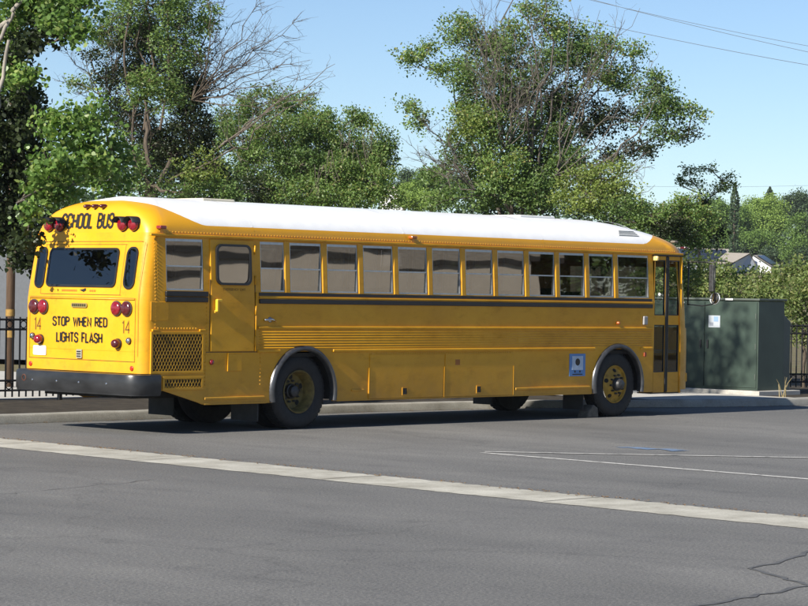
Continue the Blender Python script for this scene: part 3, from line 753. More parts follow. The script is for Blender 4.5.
# lettering
def arc(cx_, cy_, rx, ry, a0, a1, n=7): return [(cx_+rx*math.cos(R_(a0+(a1-a0)*i/n)), cy_+ry*math.sin(R_(a0+(a1-a0)*i/n))) for i in range(n+1)]
_w = .5
_UU = arc(.19, .19, .19, .19, 180, 270)+arc(_w-.19, .19, .19, .19, 270, 360)
_TT = arc(_w-.19, .81, .19, .19, 0, 90)+arc(.19, .81, .19, .19, 90, 180)
GLYPH = {'O': (_w, [_UU+_TT+[(0, .19)]]), 'C': (_w, [[(_w, .70)]+_TT+_UU+[(_w, .30)]]), 'U': (_w, [[(0, 1)]+_UU+[(_w, 1)]]),
    'H': (_w, [[(0, 0), (0, 1)], [(_w, 0), (_w, 1)], [(0, .5), (_w, .5)]]), 'L': (.42, [[(0, 1), (0, 0), (.42, 0)]]), 'T': (.5, [[(0, 1), (.5, 1)], [(.25, 0), (.25, 1)]]), 'I': (0, [[(0, 0), (0, 1)]]),
    'E': (.42, [[(.42, 1), (0, 1), (0, 0), (.42, 0)], [(0, .52), (.36, .52)]]), 'F': (.42, [[(.42, 1), (0, 1), (0, 0)], [(0, .52), (.36, .52)]]), 'N': (_w, [[(0, 0), (0, 1), (_w, 0), (_w, 1)]]),
    'W': (.74, [[(0, 1), (.19, 0), (.37, .9), (.55, 0), (.74, 1)]]), 'A': (.54, [[(0, 0), (.27, 1), (.54, 0)], [(.09, .28), (.45, .28)]]), 'M': (.62, [[(0, 0), (0, 1), (.31, .2), (.62, 1), (.62, 0)]]), 'X': (_w, [[(0, 0), (_w, 1)], [(0, 1), (_w, 0)]]), 'Y': (_w, [[(0, 1), (.25, .48), (_w, 1)], [(.25, .48), (.25, 0)]]),
    'P': (_w, [[(0, 0), (0, 1)]+arc(_w-.25, .75, .25, .25, 90, -90)+[(0, .5)]]), 'R': (_w, [[(0, 0), (0, 1)]+arc(_w-.25, .75, .25, .25, 90, -90)+[(0, .5)], [(.24, .5), (_w, 0)]]),
    'D': (_w, [[(0, 0), (0, 1)]+arc(_w-.24, .76, .24, .24, 90, 0)+arc(_w-.24, .24, .24, .24, 0, -90)+[(0, 0)]]), 'B': (_w, [[(0, 0), (0, 1)]+arc(_w-.25, .76, .23, .24, 90, -90)+arc(_w-.24, .26, .24, .26, 90, -90)+[(0, 0)], [(0, .52), (.25, .52)]]),
    'G': (_w, [[(_w, .72)]+_TT+_UU+[(_w, .46), (.27, .46)]]), 'S': (_w, [[(_w, .74)]+arc(_w-.2, .8, .2, .2, 0, 90)+arc(.22, .77, .22, .23, 90, 250)+arc(_w-.22, .25, .22, .25, 60, -90)+arc(.2, .2, .2, .2, 270, 180)+[(0, .27)]]),
    '1': (.16, [[(0, .82), (.16, 1), (.16, 0)]]), '4': (.5, [[(.38, 0), (.38, 1), (0, .3), (.5, .3)]])}
def text_mesh(s_, bold=.012):
    """condensed block capitals built from strokes; bold is the half width of a stroke"""
    V = []; F = []; x = 0
    for ch in s_:
        if ch == ' ': x += .50; continue
        w_, strokes = GLYPH[ch]
        for st_ in strokes:
            p_ = [np.array(q) for q in st_]; L = []; k_ = len(p_)
            for i in range(k_):
                a_ = p_[i]-p_[i-1] if i else p_[1]-p_[0]; b_ = p_[i+1]-p_[i] if i < k_-1 else a_
                a_ = a_/max(1e-9, np.linalg.norm(a_)); b_ = b_/max(1e-9, np.linalg.norm(b_)); n1 = np.array([-a_[1], a_[0]]); n2 = np.array([-b_[1], b_[0]]); n = n1+n2; ln = np.linalg.norm(n)
                n = n/ln if ln > .2 else n1; sc_ = min(1.9, 1/max(.35, float(n@n1))); e_ = np.zeros(2)
                L.append((p_[i]+n*bold*sc_+e_, p_[i]-n*bold*sc_+e_))
            b0 = len(V)
            for l_, r_ in L: V += [(l_[0]+x, l_[1]), (r_[0]+x, r_[1])]
            F += [(b0+2*i, b0+2*i+1, b0+2*i+3, b0+2*i+2) for i in range(k_-1)]
        x += w_+.20+(.0 if ch not in 'I1' else .02)
    v = np.array(V); v -= v.min(0); v /= v.max(0); return v, F
def rear_text(name, s_, yl, yr, z0, z1, mat, bold=.02, d=.004):
    v, f = text_mesh(s_, bold); m = MB(); m.add([rfn(yl-(yl-yr)*q[0], z0+(z1-z0)*q[1], d) for q in v], f); return part(m, name, mat)
def side_text(name, s_, x0, x1, z0, z1, mat, bold=.01, parent=None, d=.003):
    v, f = text_mesh(s_, bold); m = MB(); m.add([(x0+(x1-x0)*q[0], side_in(z0)-.016-d, z0+(z1-z0)*q[1]) for q in v], f); return part(m, name, mat, parent)
rear_text('lettering', 'SCHOOL BUS', 1.85, .79, 2.635, 2.845, M_LETTER, .10)
rear_text('lettering', 'STOP WHEN RED', 1.81, .695, 1.345, 1.495, M_LETTER, .10)
rear_text('lettering', 'LIGHTS FLASH', 1.73, .79, 1.145, 1.295, M_LETTER, .10)
rear_text('fleet_number', '14', .405, .26, 1.29, 1.46, M_FAINT, .05); rear_text('fleet_number', '14', 2.19, 2.05, 1.30, 1.47, M_FAINT, .05)
side_text('lettering', 'EMERGENCY EXIT', 1.36, 1.76, 1.855, 1.89, M_FAINT, .06, ed)
# little maker's line below the rear window: coloured dashes and a dark bird-like mark
m = MB()
for i in range(9): m.add([rfn(1.62-.035*i, 1.815, .003), rfn(1.645-.035*i, 1.815, .003), rfn(1.645-.035*i, 1.84, .003), rfn(1.62-.035*i, 1.84, .003)], [(0, 1, 2, 3)])
for i in range(3): m.add([rfn(1.05-.045*i, 1.815, .003), rfn(1.08-.045*i, 1.815, .003), rfn(1.08-.045*i, 1.84, .003), rfn(1.05-.045*i, 1.84, .003)], [(0, 1, 2, 3)])
part(m, 'small_print', simple('orange_print', (.5, .16, .01), .6))
m = MB(); m.add([rfn(*q, .004) for q in ((1.28, 1.835), (1.20, 1.81), (1.15, 1.83), (1.16, 1.86), (1.21, 1.845))], [(0, 1, 2, 3, 4)]); part(m, 'emblem', M_LETTER)
# lamps
def lamp(name, y, z, r, mat, depth=.05, ring_=M_BLACK, rz=None):
    c_ = rfn(y, z, 0); n = 22; m = MB(); rz = rz or r
    prof_ = [(1.0, 0), (1.0, depth*.55), (.9, depth*.8), (.6, depth), (0, depth*1.05)]
    vs = [(c_[0]-h, y+k_*r*math.cos(2*math.pi*j/n), z+k_*rz*math.sin(2*math.pi*j/n)) for k_, h in prof_ for j in range(n)]
    m.add(vs, [(i*n+j, (i+1)*n+j, (i+1)*n+(j+1) % n, i*n+(j+1) % n) for i in range(4) for j in range(n)])
    o = part(m, name, mat, smooth=True, angle=50)
    if ring_:
        b_ = MB(); vs = [(c_[0]-h, y+k_*r*math.cos(2*math.pi*j/n), z+k_*rz*math.sin(2*math.pi*j/n)) for k_, h in ((1.13, 0), (1.13, .018), (1.0, .02)) for j in range(n)]
        b_.add(vs, [(i*n+j, (i+1)*n+j, (i+1)*n+(j+1) % n, i*n+(j+1) % n) for i in range(2) for j in range(n)]); part(b_, 'lamp_bezel', ring_, o)
    return o
def hooded(y, z, r, mat):
    o = lamp('warning_lamp', y, z, r, mat, .07)
    h = MB(); x0 = rear_x(z); n = 16; vs = []
    for dx in (.0, -.17):
        for k_ in range(n+1):
            t = R_(10+160*k_/n); f_ = 1 if dx == 0 else .98
            vs.append((x0+.03+dx, y+r*1.15*f_*math.cos(t), z+r*1.15*f_*math.sin(t)))
    vs2 = [(x, y+(yy-y)*.94, z+(zz_-z)*.94) for x, yy, zz_ in vs]; k_ = n+1
    h.add(vs+vs2, [(i, i+1, k_+i+1, k_+i) for i in range(n)]+[(2*k_+i, 3*k_+i, 3*k_+i+1, 2*k_+i+1) for i in range(n)]+[(k_+i, k_+i+1, 3*k_+i+1, 3*k_+i) for i in range(n)])
    part(h, 'hood', M_BLACK, o, smooth=True)
for y, mt in ((.58, M_RED), (.365, M_RED), (1.86, M_RED), (2.075, M_RED)): hooded(y, 2.69, .088, mt)
for y in (1.06, 1.22, 1.38): lamp('clearance_lamp', y, 2.93, .036, M_REDD, .09, None, .028)
for y, mt in ((.515, M_RED), (.315, M_REDD), (2.0, M_RED), (2.19, M_REDD)): lamp('tail_lamp', y, 1.605, .092, mt, .05, M_FEND, .088)
for y in (.48, 2.055): lamp('turn_lamp', y, 1.155+(.02 if y > 1 else 0), .066, M_RED if y > 1 else M_REDD, .09, M_BLACK, .058)
for y in (.265, 2.215): lamp('reversing_lamp', y, 1.195+(.02 if y > 1 else 0), .038, M_CHROME, .04, M_BLACK)
for y in (.205, 2.255): lamp('reflector', y, .845, .032, M_REFL, .012, None)
m = MB(); 
for p_ in (rrect(1.93, 2.20, .965, 1.09, .02),): m.add([rfn(u, v, .006) for u, v in p_], [tuple(range(len(p_)))])
part(m, 'licence_plate', M_PLATE)
m = MB(); m.box(-.022, -.002, 1.185, 1.295, .945, 1.06); bd = part(m, 'badge_plate', simple('badge_grey', (.30, .28, .22), .4), bevel=.006)
m = MB()
for z in (.965, .995, 1.025): m.box(-.026, -.021, 1.20, 1.28, z, z+.014)
part(m, 'badge_mark', M_LETTER, bd)
m = MB(); p_ = rrect(1.10, 1.42, 1.605, 1.665, .028); m.add([rfn(u, v, .0) for u, v in p_]+[rfn(u, v, .014) for u, v in p_], [tuple(range(28, 56))]+[(i, (i+1) % 28, 28+(i+1) % 28, 28+i) for i in range(28)]); nb = part(m, 'name_badge', simple('badge_frame', (.25, .19, .06), .4))
m = MB()
for i in range(7): m.add([rfn(1.125+.04*i, 1.62, .018), rfn(1.15+.04*i, 1.62, .018), rfn(1.15+.04*i, 1.652, .018), rfn(1.125+.04*i, 1.652, .018)], [(0, 1, 2, 3)])
part(m, 'badge_print', M_LETTER, nb)
# side marker lamps with little brackets
for x, z, y in ((.30, 2.655, .055), (5.02, 2.655, .055)):
    m = MB(); m.box(x-.05, x+.06, y-.07, y+.02, z-.022, z+.02); part(m, 'side_marker_lamp', M_AMB if x > 2 else M_RED, bevel=.012)
m = MB(); m.box(11.53, 11.60, .10, .2, 2.65, 2.685); part(m, 'side_marker_lamp', M_REDD, bevel=.012)
m = MB(); m.lathe((9.68, .0, 1.455), (0, -1, 0), [(.028, 0), (.028, .03), (.018, .055), (0, .058)], 14); part(m, 'turn_signal', M_AMB, smooth=True)
m = MB(); m.box(10.32, 10.42, -.035, .003, 1.43, 1.565); part(m, 'switch_box', simple('grey_plate', (.32, .31, .30), .4), bevel=.012)
m = MB(); m.tube([(2.10, -.03, 1.475), (2.22, -.045, 1.485), (2.30, -.03, 1.46)], .016, 8); m.lathe((2.22, 0, 1.478), (0, -1, 0), [(.04, 0), (.035, .02), (0, .03)], 14); part(m, 'lock_handle', M_CHROME, smooth=True)
m = MB(); m.box(10.36, 10.42, -.02, .003, .93, 1.0); part(m, 'step_mark', simple('red_dot', (.35, .07, .02), .5), bevel=.01)
m = MB(); m.box(10.60, 10.66, -.055, .06, 2.44, 2.515); part(m, 'door_lamp', simple('cream_lamp', (.85, .6, .2), .3), bevel=.02)

# service door: two folding leaves
def leaf(x0, x1):
    m = MB(); y0, y1 = .015, .05
    xs2 = [x0, x0+.012, x1-.012, x1]; zs2 = [.36, .68, 1.43, 1.58, 2.455, 2.515]; vv = [(x, y, z) for y in (y0, y1) for z in zs2 for x in xs2]; ff = []
    solid = lambda i, j: 0 <= i < 3 and 0 <= j < 5 and not (i == 1 and j in (1, 3))
    for j in range(5):
        for i in range(3):
            if not solid(i, j): continue
            q = j*4+i; ff += [(q, q+1, q+5, q+4), (24+q+4, 24+q+5, 24+q+1, 24+q)]
            if not solid(i-1, j): ff.append((q, q+4, q+28, q+24))
            if not solid(i+1, j): ff.append((q+1, q+25, q+29, q+5))
            if not solid(i, j-1): ff.append((q, q+24, q+25, q+1))
            if not solid(i, j+1): ff.append((q+4, q+5, q+29, q+28))
    m.add(vv, ff)
    d = part(m, 'door_leaf', M_Y, bevel=.004)
    f = MB()
    for a_ in (x0, x1-.022):
        f.box(a_, a_+.022, y0+.002, y1-.002, .68, 1.43); f.box(a_, a_+.022, y0+.002, y1-.002, 1.58, 2.455)
    for z in (.68, 1.415, 1.58, 2.44): f.box(x0+.022, x1-.022, y0+.003, y1-.003, z, z+.015)
    part(f, 'door_seal', M_BLACK, d)
    for z0, z1 in ((.695, 1.415), (1.595, 2.44)):
        p_ = MB(); p_.add([(x0+.022, .03, z0), (x1-.022, .03, z0), (x1-.022, .03, z1), (x0+.022, .03, z1)], [(0, 1, 2, 3)]); part(p_, 'pane', M_CLEAR, d)
leaf(10.635, 10.925); leaf(10.995, 11.295)
m = MB(); m.box(10.925, 10.957, .0, .05, .37, 2.51); m.box(10.963, 10.995, .0, .05, .37, 2.51); part(m, 'door_centre_seal', M_BLACK, bevel=.01)
m = MB(); m.box(10.60, 11.34, .0, .06, 2.52, 2.54); m.box(10.60, 11.33, .02, .3, .34, .36); part(m, 'door_header', M_BLACK)
m = MB(); m.tube([(11.335, .03, .345), (11.335, .03, 2.52)], .028, 8); part(m, 'corner_post', M_Y, smooth=True)
# steps and stepwell
m = MB(); m.box(10.62, 11.33, .3, 1.0, .45, .55); m.box(10.62, 11.33, .6, 1.0, .55, .8); part(m, 'stepwell', M_DARK)
# mirror assembly in front of the door
m = MB()
m.tube([(11.55, .06, 2.44), (11.50, -.30, 2.44), (11.46, -.55, 2.43)], .010, 8); m.tube([(11.58, .06, 1.76), (11.52, -.28, 1.74), (11.47, -.50, 1.77), (11.46, -.55, 1.82)], .010, 8)
m.tube([(11.46, -.55, 1.82), (11.46, -.55, 2.43)], .010, 8)
m.tube([(11.58, .06, 1.75), (11.57, .05, 2.44)], .011, 8)
ma = part(m, 'mirror', M_BLACK, smooth=True)
m = MB(); m.box(11.445, 11.475, -.53, -.44, 1.97, 2.40); part(m, 'flat_mirror_back', M_HUB, ma, bevel=.012)
m = MB(); m.lathe((11.50, -.53, 1.86), (-1, .25, .05), [(.0, -.05), (.04, -.04), (.07, -.02), (.088, .0), (.088, .012), (.08, .013)], 22); part(m, 'round_mirror_back', M_BLACK, ma, smooth=True)
m = MB(); m.lathe((11.50, -.53, 1.86), (-1, .25, .05), [(.082, .012), (.06, .02), (.03, .026), (.0, .028)], 22); part(m, 'round_mirror_glass', M_CHROME, ma, smooth=True)
m = MB(); m.tube([(11.50+.09*math.sin(t)*.2, -.53+.09*math.cos(t), 1.86+.09*math.sin(t)) for t in np.linspace(0, 2*math.pi, 25)], .009, 6); part(m, 'round_mirror_rim', M_ALU, ma, smooth=True)
m = MB(); m.box(11.50, 11.565, .04, .08, .52, .66); part(m, 'lower_hinge', M_Y, bevel=.01)
m = MB(); m.box(11.70, 11.80, .28, .45, 1.0, 1.32); part(m, 'front_lamp_housing', M_Y, bevel=.02)
m = MB(); m.box(11.52, 11.62, .30, .40, 2.745, 2.785); part(m, 'front_warning_lamp', M_TRIM, bevel=.02)

# ------------------------------------------------------------------ wheel chock
def chock(x, y, label):
    m = MB(); m.add([(x-.26, y, 0), (x+.02, y, 0), (x+.0, y, .15), (x-.10, y, .20), (x-.22, y, .10), (x-.26, y+.2, 0), (x+.02, y+.2, 0), (x+.0, y+.2, .15), (x-.10, y+.2, .20), (x-.22, y+.2, .10)],
        [(0, 1, 2, 3, 4), (9, 8, 7, 6, 5), (0, 5, 6, 1), (1, 6, 7, 2), (2, 7, 8, 3), (3, 8, 9, 4), (4, 9, 5, 0)])
    o = m.build('wheel_chock', simple('chock_grey', (.10, .09, .075), .8, var=.3, scale=20), bevel=.015)
    return tag(o, label, 'chock')
chock(9.27, .02, 'grey wheel chock wedged behind the front wheel of the bus')

# ================================================================== FENCE
M_IRON = simple('black_wrought_iron', (.012, .012, .013), .45, var=.3)
FP = [(-9, 6.45), (3, 6.3), (9.5, 6.15), (14, 5.0), (18.9, 3.55), (26, 1.3)]
fence = thing('iron_fence', 'black wrought iron fence with ring scrolls running behind the bus and the cabinet', 'fence', (3, 6.3, .12))
fp = densify(FP, .13)
pk = MB(); rg = MB(); rl = MB()
ZB = .12
for i, (x, y) in enumerate(fp):
    pk.box(x-.010, x+.010, y-.010, y+.010, ZB+.06, ZB+1.28)
    if i % 2 == 0 and i+1 < len(fp):
        for zc in (1.165, .235):
            x2, y2 = (x+fp[i+1][0])/2, (y+fp[i+1][1])/2; d_ = np.array([fp[i+1][0]-x, fp[i+1][1]-y]); d_ /= np.linalg.norm(d_)
            rg.tube([(x2+d_[0]*.055*math.cos(t), y2+d_[1]*.055*math.cos(t), ZB+zc+.055*math.sin(t)) for t in np.linspace(0, 2*math.pi, 13)], .009, 4, cap=False)
for z in (1.24, 1.09, .31, .16):
    rl.tube([(x, y, ZB+z) for x, y in FP], .016, 4)
pk.add(rg.v, rg.f); pk.add(rl.v, rl.f); pk.build('panel', M_IRON, fence)
i = 8
while i < len(fp):
    x, y = fp[i]; m = MB(); m.box(x-.028, x+.028, y-.028, y+.028, ZB-.05, ZB+1.34); m.box(x-.036, x+.036, y-.036, y+.036, ZB+1.34, ZB+1.36); m.build('post', M_IRON, fence); i += 18

# ================================================================== GREEN CABINET
M_GREEN = simple('cabinet_green', (.034, .054, .041), .45, var=.22, scale=2.5, coat=.1)
M_GREEN2 = simple('cabinet_green_faded', (.078, .092, .078), .5, var=.2, scale=2.5)
cb_ = thing('utility_cabinet', 'large dark green metal electrical cabinet on a concrete pad beyond the bus', 'cabinet', (17, 3.3, .1))
m = MB(); m.box(16.44, 17.75, 2.05, 4.75, .10, .20); m.build('pad', M_PALE, cb_, bevel=.01)
m = MB(); m.box(16.6, 17.42, 2.2, 4.6, .20, 1.83); m.build('cabinet_body', M_GREEN, cb_, bevel=.012)
m = MB(); m.box(16.565, 17.46, 2.165, 4.635, 1.832, 1.872); m.build('lid', M_GREEN2, cb_, bevel=.012)
m = MB(); v = [(17.425, 2.24), (17.68, 2.24), (17.68, 4.56), (17.425, 4.56)]
m.add([(x, y, .20) for x, y in v]+[(17.425, 2.24, 1.62), (17.68, 2.24, 1.45), (17.68, 4.56, 1.45), (17.425, 4.56, 1.62)], [(3, 2, 1, 0), (4, 5, 6, 7), (0, 1, 5, 4), (1, 2, 6, 5), (2, 3, 7, 6), (3, 0, 4, 7)]); m.build('rear_tank', M_GREEN2, cb_, bevel=.012)
for y0, y1 in ((2.23, 3.38), (3.40, 4.57)):
    m = MB(); m.box(16.585, 16.602, y0, y1, .25, 1.80); d_ = m.build('door', M_GREEN, cb_, bevel=.004)
    h = MB(); hy = y1-.07 if y0 < 3 else y0+.07
    h.box(16.555, 16.585, hy-.015, hy+.015, .95, 1.10); h.build('handle', M_HUB, d_, bevel=.004)
    h = MB()
    for z in (.45, 1.0, 1.55): h.tube([(16.583, y0+.02 if y0 < 3 else y1-.02, z-.05), (16.583, y0+.02 if y0 < 3 else y1-.02, z+.05)], .010, 6)
    h.build('hinge', M_GREEN2, d_)
m = MB(); m.box(16.578, 16.586, 3.30-.26, 3.30+.0, 1.33, 1.55); st = m.build('warning_sticker', simple('sticker_white', (.36, .39, .42), .5, var=.1), cb_)
ptag(st, 'pale sticker with blue and grey printed patches')
m = MB(); m.box(16.575, 16.5785, 3.08, 3.18, 1.44, 1.53); m.build('sticker_blue_patch', simple('sticker_blue', (.20, .30, .45), .5), st)
m = MB(); m.box(16.575, 16.5785, 3.19, 3.27, 1.36, 1.42); m.build('sticker_dark_patch', simple('sticker_print', (.22, .24, .28), .5), st)
m = MB(); m.box(16.56, 16.566, 2.75, 2.92, 1.835, 1.868); m.build('lid_plate', M_PLATE, cb_)
# a conduit stub and dry weed at its near corner
wd = MB()
for k_ in range(7):
    b_ = np.array([16.15+random.uniform(-.06, .06), 1.33+random.uniform(-.05, .05), .12]); t = np.array([random.uniform(-.25, .1), random.uniform(-.2, .15), random.uniform(.15, .40)])
    wd.tube([b_, b_+t*.6+np.array([0, 0, .05]), b_+t], [.008, .006, .003], 4)
tag(wd.build('dry_weed', simple('dry_weed_straw', (.30, .24, .12), .8)), 'dry straw-coloured weed at the foot of the green cabinet', 'weed')

# ================================================================== BUILDINGS
M_GREYW = simple('grey_stucco', (.095, .103, .115), .85, var=.08, scale=12, bumpk=.2)
p0 = at(-260, 368, 64); p1 = at(72, 368, 60)
def wall_box(m, a_, b_, depth_, z0, z1, mi=0):
    """box standing on the line a->b and going back by depth_"""
    a_ = np.array(a_[:2]); b_ = np.array(b_[:2]); t = (b_-a_)/np.linalg.norm(b_-a_); n = np.array([-t[1], t[0]])*depth_
    q = [a_, b_, b_+n, a_+n]; m.add([(*w, z0) for w in q]+[(*w, z1) for w in q], [(3, 2, 1, 0), (4, 5, 6, 7), (0, 1, 5, 4), (1, 2, 6, 5), (2, 3, 7, 6), (3, 0, 4, 7)], mi)
    return t, n
gb = thing('grey_building', 'low grey stucco building behind the fence at the far left', 'building', (p1[0], p1[1], .12))
m = MB(); t_, n_ = wall_box(m, p0, p1, 7, .1, 3.0); m.build('wall', M_GREYW, gb)
m = MB(); wall_box(m, np.array(p0[:2])-n_/7*.3-t_*.3, np.array(p1[:2])-n_/7*.3+t_*.3, 7.6, 3.003, 3.2); m.build('roof', simple('roof_grey', (.12, .12, .12), .8), gb)
m = MB(); q_ = np.array(at(2, 330, 61.0)[:2])-n_/7*.08; m.tube([(q_[0], q_[1], .12), (q_[0], q_[1], 3.0)], .07, 8); m.build('downpipe', M_PLATE, gb, smooth=True)
# tan classroom building on the near side, only seen mirrored in the bus windows
tb = thing('tan_classroom', 'tan portable classroom with a dark eave, mirrored in the bus windows', 'building', (30, -24, 0))
m = MB(); wall_box(m, (33.2, -21.38), (22.5, -33.0), 8, 0, 2.72); m.build('wall', simple('tan_siding', (.60, .52, .42), .8, var=.06, scale=2), tb)
m = MB(); t_, n_ = (np.array((22.5-36.5, -33.0+17.8))/20.665, None); nn = np.array([-t_[1], t_[0]]); a_ = np.array((33.2, -21.38))-nn*.15-t_*.5; b_ = np.array((22.5, -33.0))-nn*.15+t_*.5
wall_box(m, a_, b_, 9, 2.723, 2.90); m.build('eave', simple('dark_fascia', (.03, .027, .024), .7), tb)
m = MB(); q = [a_, b_, b_+nn*9, a_+nn*9]; mid = [(a_+a_+nn*9)/2, (b_+b_+nn*9)/2]
m.add([(*q[0], 2.902), (*q[1], 2.902), (*q[2], 2.902), (*q[3], 2.902), (*mid[0], 5.4), (*mid[1], 5.4)], [(0, 1, 5, 4), (2, 3, 4, 5), (1, 2, 5), (3, 0, 4)]); m.build('roof', simple('brown_shingle', (.30, .26, .21), .9, var=.2, scale=8, bumpk=.2), tb)

# far houses on the rise
M_ROOFT = simple('tan_shingle', (.30, .27, .23), .9, var=.1, scale=3); M_SOLAR = simple('solar_panel', (.018, .022, .032), .25, var=.2, scale=.6); M_HW = simple('white_house_wall', (.62, .62, .62), .8, var=.05); M_HG = simple('bluegrey_shaded_house_wall', (.36, .39, .43), .8, var=.05)  # blue-grey wall has the gable's shade put into its colour
def house(label, d, px0, px1, ridge_y, eave_y, gable, parts_):
    pass
D1 = 300; k1 = FPX/D1
def hp(px, py, d=D1): return at(px, py, d)
# first house: long roof slope facing us, with a solar array
h1 = thing('house', 'far house with a long low roof carrying solar panels, left of its neighbour', 'house', tuple(hp(715, 272)), 'houses on the rise')
A0, A1 = hp(668, 262.5), hp(727, 264); T0, T1 = hp(672, 247, 306), hp(730, 249, 306); T1b = hp(744, 253, 305)
Gz = terr_z(*A0[:2])-1
m = MB(); back = np.array([_F[0], _F[1], 0])*12
m.add([A0, A1, T1, T0, A0+back, A1+back], [(0, 1, 2, 3), (3, 2, 5, 4), (1, 5, 2), (0, 3, 4)]); m.build('roof', M_ROOFT, h1)
m = MB(); 
q = [A0+_F*.4-_U*.02, A1+_F*.4-_U*.02, A1+back, A0+back]; m.add([tuple(w) for w in q]+[(w[0], w[1], Gz) for w in q], [(0, 4, 5, 1), (1, 5, 6, 2), (2, 6, 7, 3), (3, 7, 4, 0)]); m.build('wall', M_HG, h1)
m = MB(); sl = (T0-A0); rt = (A1-A0); nrm = np.cross(rt, sl); nrm /= np.linalg.norm(nrm)
for i in range(6):
    u0 = .08+.145*i; 
    for j in range(2):
        v0 = .12+.37*j; c4 = [A0+rt*(u0)+sl*v0, A0+rt*(u0+.135)+sl*v0, A0+rt*(u0+.135)+sl*(v0+.35), A0+rt*u0+sl*(v0+.35)]
        m.add([w+nrm*.06 for w in c4]+[w+nrm*.14 for w in c4], [(4, 5, 6, 7), (0, 1, 5, 4), (1, 2, 6, 5), (2, 3, 7, 6), (3, 0, 4, 7)])
m.build('solar_array', M_SOLAR, h1)
# second house: gable end towards us, white wing wall, panels on the right-hand slope
h2 = thing('house', 'far house with a tan roof, shaded gable and bright white wall, right of its neighbour', 'house', tuple(hp(752, 274)), 'houses on the rise')
def hpz(px, py, d): return np.array(at(px, py, d))
a0, a1, r0, r1 = hpz(718, 259, 296), hpz(733, 262.5, 292), hpz(726, 252.5, 300), hpz(750, 253.2, 296)
m = MB(); m.add([a0, a1, r1, r0], [(0, 1, 2, 3)])
e1 = hpz(756, 264, 296); m.add([r1, e1, e1+back*.5, r0+back*.3], [(0, 1, 2, 3)]); m.build('roof', M_ROOFT, h2)
m = MB(); q = [a1, r1, e1]; m.add([w+_F*.2-_U*.15 for w in q]+[np.array([a1[0]+_F[0]*.2, a1[1]+_F[1]*.2, Gz]), np.array([e1[0]+_F[0]*.2, e1[1]+_F[1]*.2, Gz])], [(0, 3, 4, 2, 1)]); m.build('gable_wall', M_HG, h2)
b0, b1, c0, c1 = hpz(753, 255, 299), hpz(762, 254.8, 303), hpz(771, 266.5, 296), hpz(781, 265.5, 301)
m = MB(); m.add([b0, c0, c1, b1, b0+back*.6], [(0, 1, 2, 3)]); m.add([b1, c1, c1+back*.6, b1+back*.4], [(0, 1, 2, 3)]); m.build('wing_roof', M_ROOFT, h2)
m = MB(); m.add([b0-_U*.12, hpz(751, 262, 297), c0-_U*.12, np.array([c0[0], c0[1], Gz]), np.array([*hpz(751, 262, 297)[:2], Gz])], [(0, 1, 4, 3, 2)]); m.build('white_wall', M_HW, h2)
m = MB(); e_ = c0-b0; f_ = b1-b0
c4 = [b0+e_*.15+f_*.15, b0+e_*.9+f_*.15, b0+e_*.9+f_*.85, b0+e_*.15+f_*.85]; nn3 = np.cross(c4[1]-c4[0], c4[3]-c4[0]); nn3 /= np.linalg.norm(nn3); nn3 = nn3 if nn3[2] > 0 else -nn3
m.add([w+nn3*.08 for w in c4]+[w+nn3*.18 for w in c4], [(4, 5, 6, 7), (0, 1, 5, 4), (1, 2, 6, 5), (2, 3, 7, 6), (3, 0, 4, 7)]); m.build('solar_array', M_SOLAR, h2)
# a scrap of roof between the trees
h3 = thing('house', 'far house roof showing small and pale between the leafy tree and the twiggy tree', 'house', tuple(hp(400, 200)), 'houses on the rise')
zz = [hp(380, 192, 300), hp(404, 191.5, 300), hp(402, 186.5, 305), hp(384, 186.5, 305)]
m = MB(); m.add(zz, [(0, 1, 2, 3)]); m.build('roof', simple('pale_roof', (.5, .40, .34), .9), h3)
m = MB(); m.add([zz[0]+_F*.3, zz[1]+_F*.3, np.array([zz[1][0], zz[1][1], 2.]), np.array([zz[0][0], zz[0][1], 2.])], [(0, 3, 2, 1)]); m.build('wall', M_HW, h3)

# ================================================================== POLE AND WIRES
q = at(9, 392, 43.5)
po = thing('utility_pole', 'weathered brown wooden pole with yellow bands standing behind the fence', 'pole', (q[0], q[1], .1))
m = MB(); m.tube([(q[0], q[1], .0), (q[0], q[1], 3.5), (q[0], q[1], 8.5)], [.08, .075, .07], 14); m.build('pole', simple('pole_wood', (.10, .06, .035), .85, var=.35, scale=8, stretch=(6, 6, .4), bumpk=.3), po, smooth=True)
for z0, z1 in ((1.35, 1.47), (.98, 1.10)):
    m = MB(); m.lathe((q[0], q[1], z0), (0, 0, 1), [(.082, 0), (.082, z1-z0)], 16); m.build('yellow_band', simple('yellow_marker', (.22, .13, .03), .8, var=.6), po)
M_WIRE = simple('wire', (.10, .11, .12), .6)
for (x0, y0, x1, y1, d0, d1, r_, lb) in ((430, -42, 900, 62, 118, 104, .009, 'uppermost of the thin overhead wires crossing the sky at upper right'), (430, -48, 900, 71, 120, 106, .010, 'middle one of the thin overhead wires crossing the sky at upper right'), (430, -18, 900, 80, 122, 108, .011, 'lowest of the three slanting overhead wires at upper right'), (560, 184, 900, 182, 210, 210, .009, 'faint level wire above the far treetops at right')):
    p_, q2 = at(x0, y0, d0), at(x1, y1, d1); m = MB()
    m.tube([p_+(q2-p_)*t+np.array([0, 0, -.9*4*t*(1-t)*.35]) for t in np.linspace(0, 1, 14)], r_, 4); tag(m.build('overhead_wire', M_WIRE), lb, 'wire', 'overhead wires')

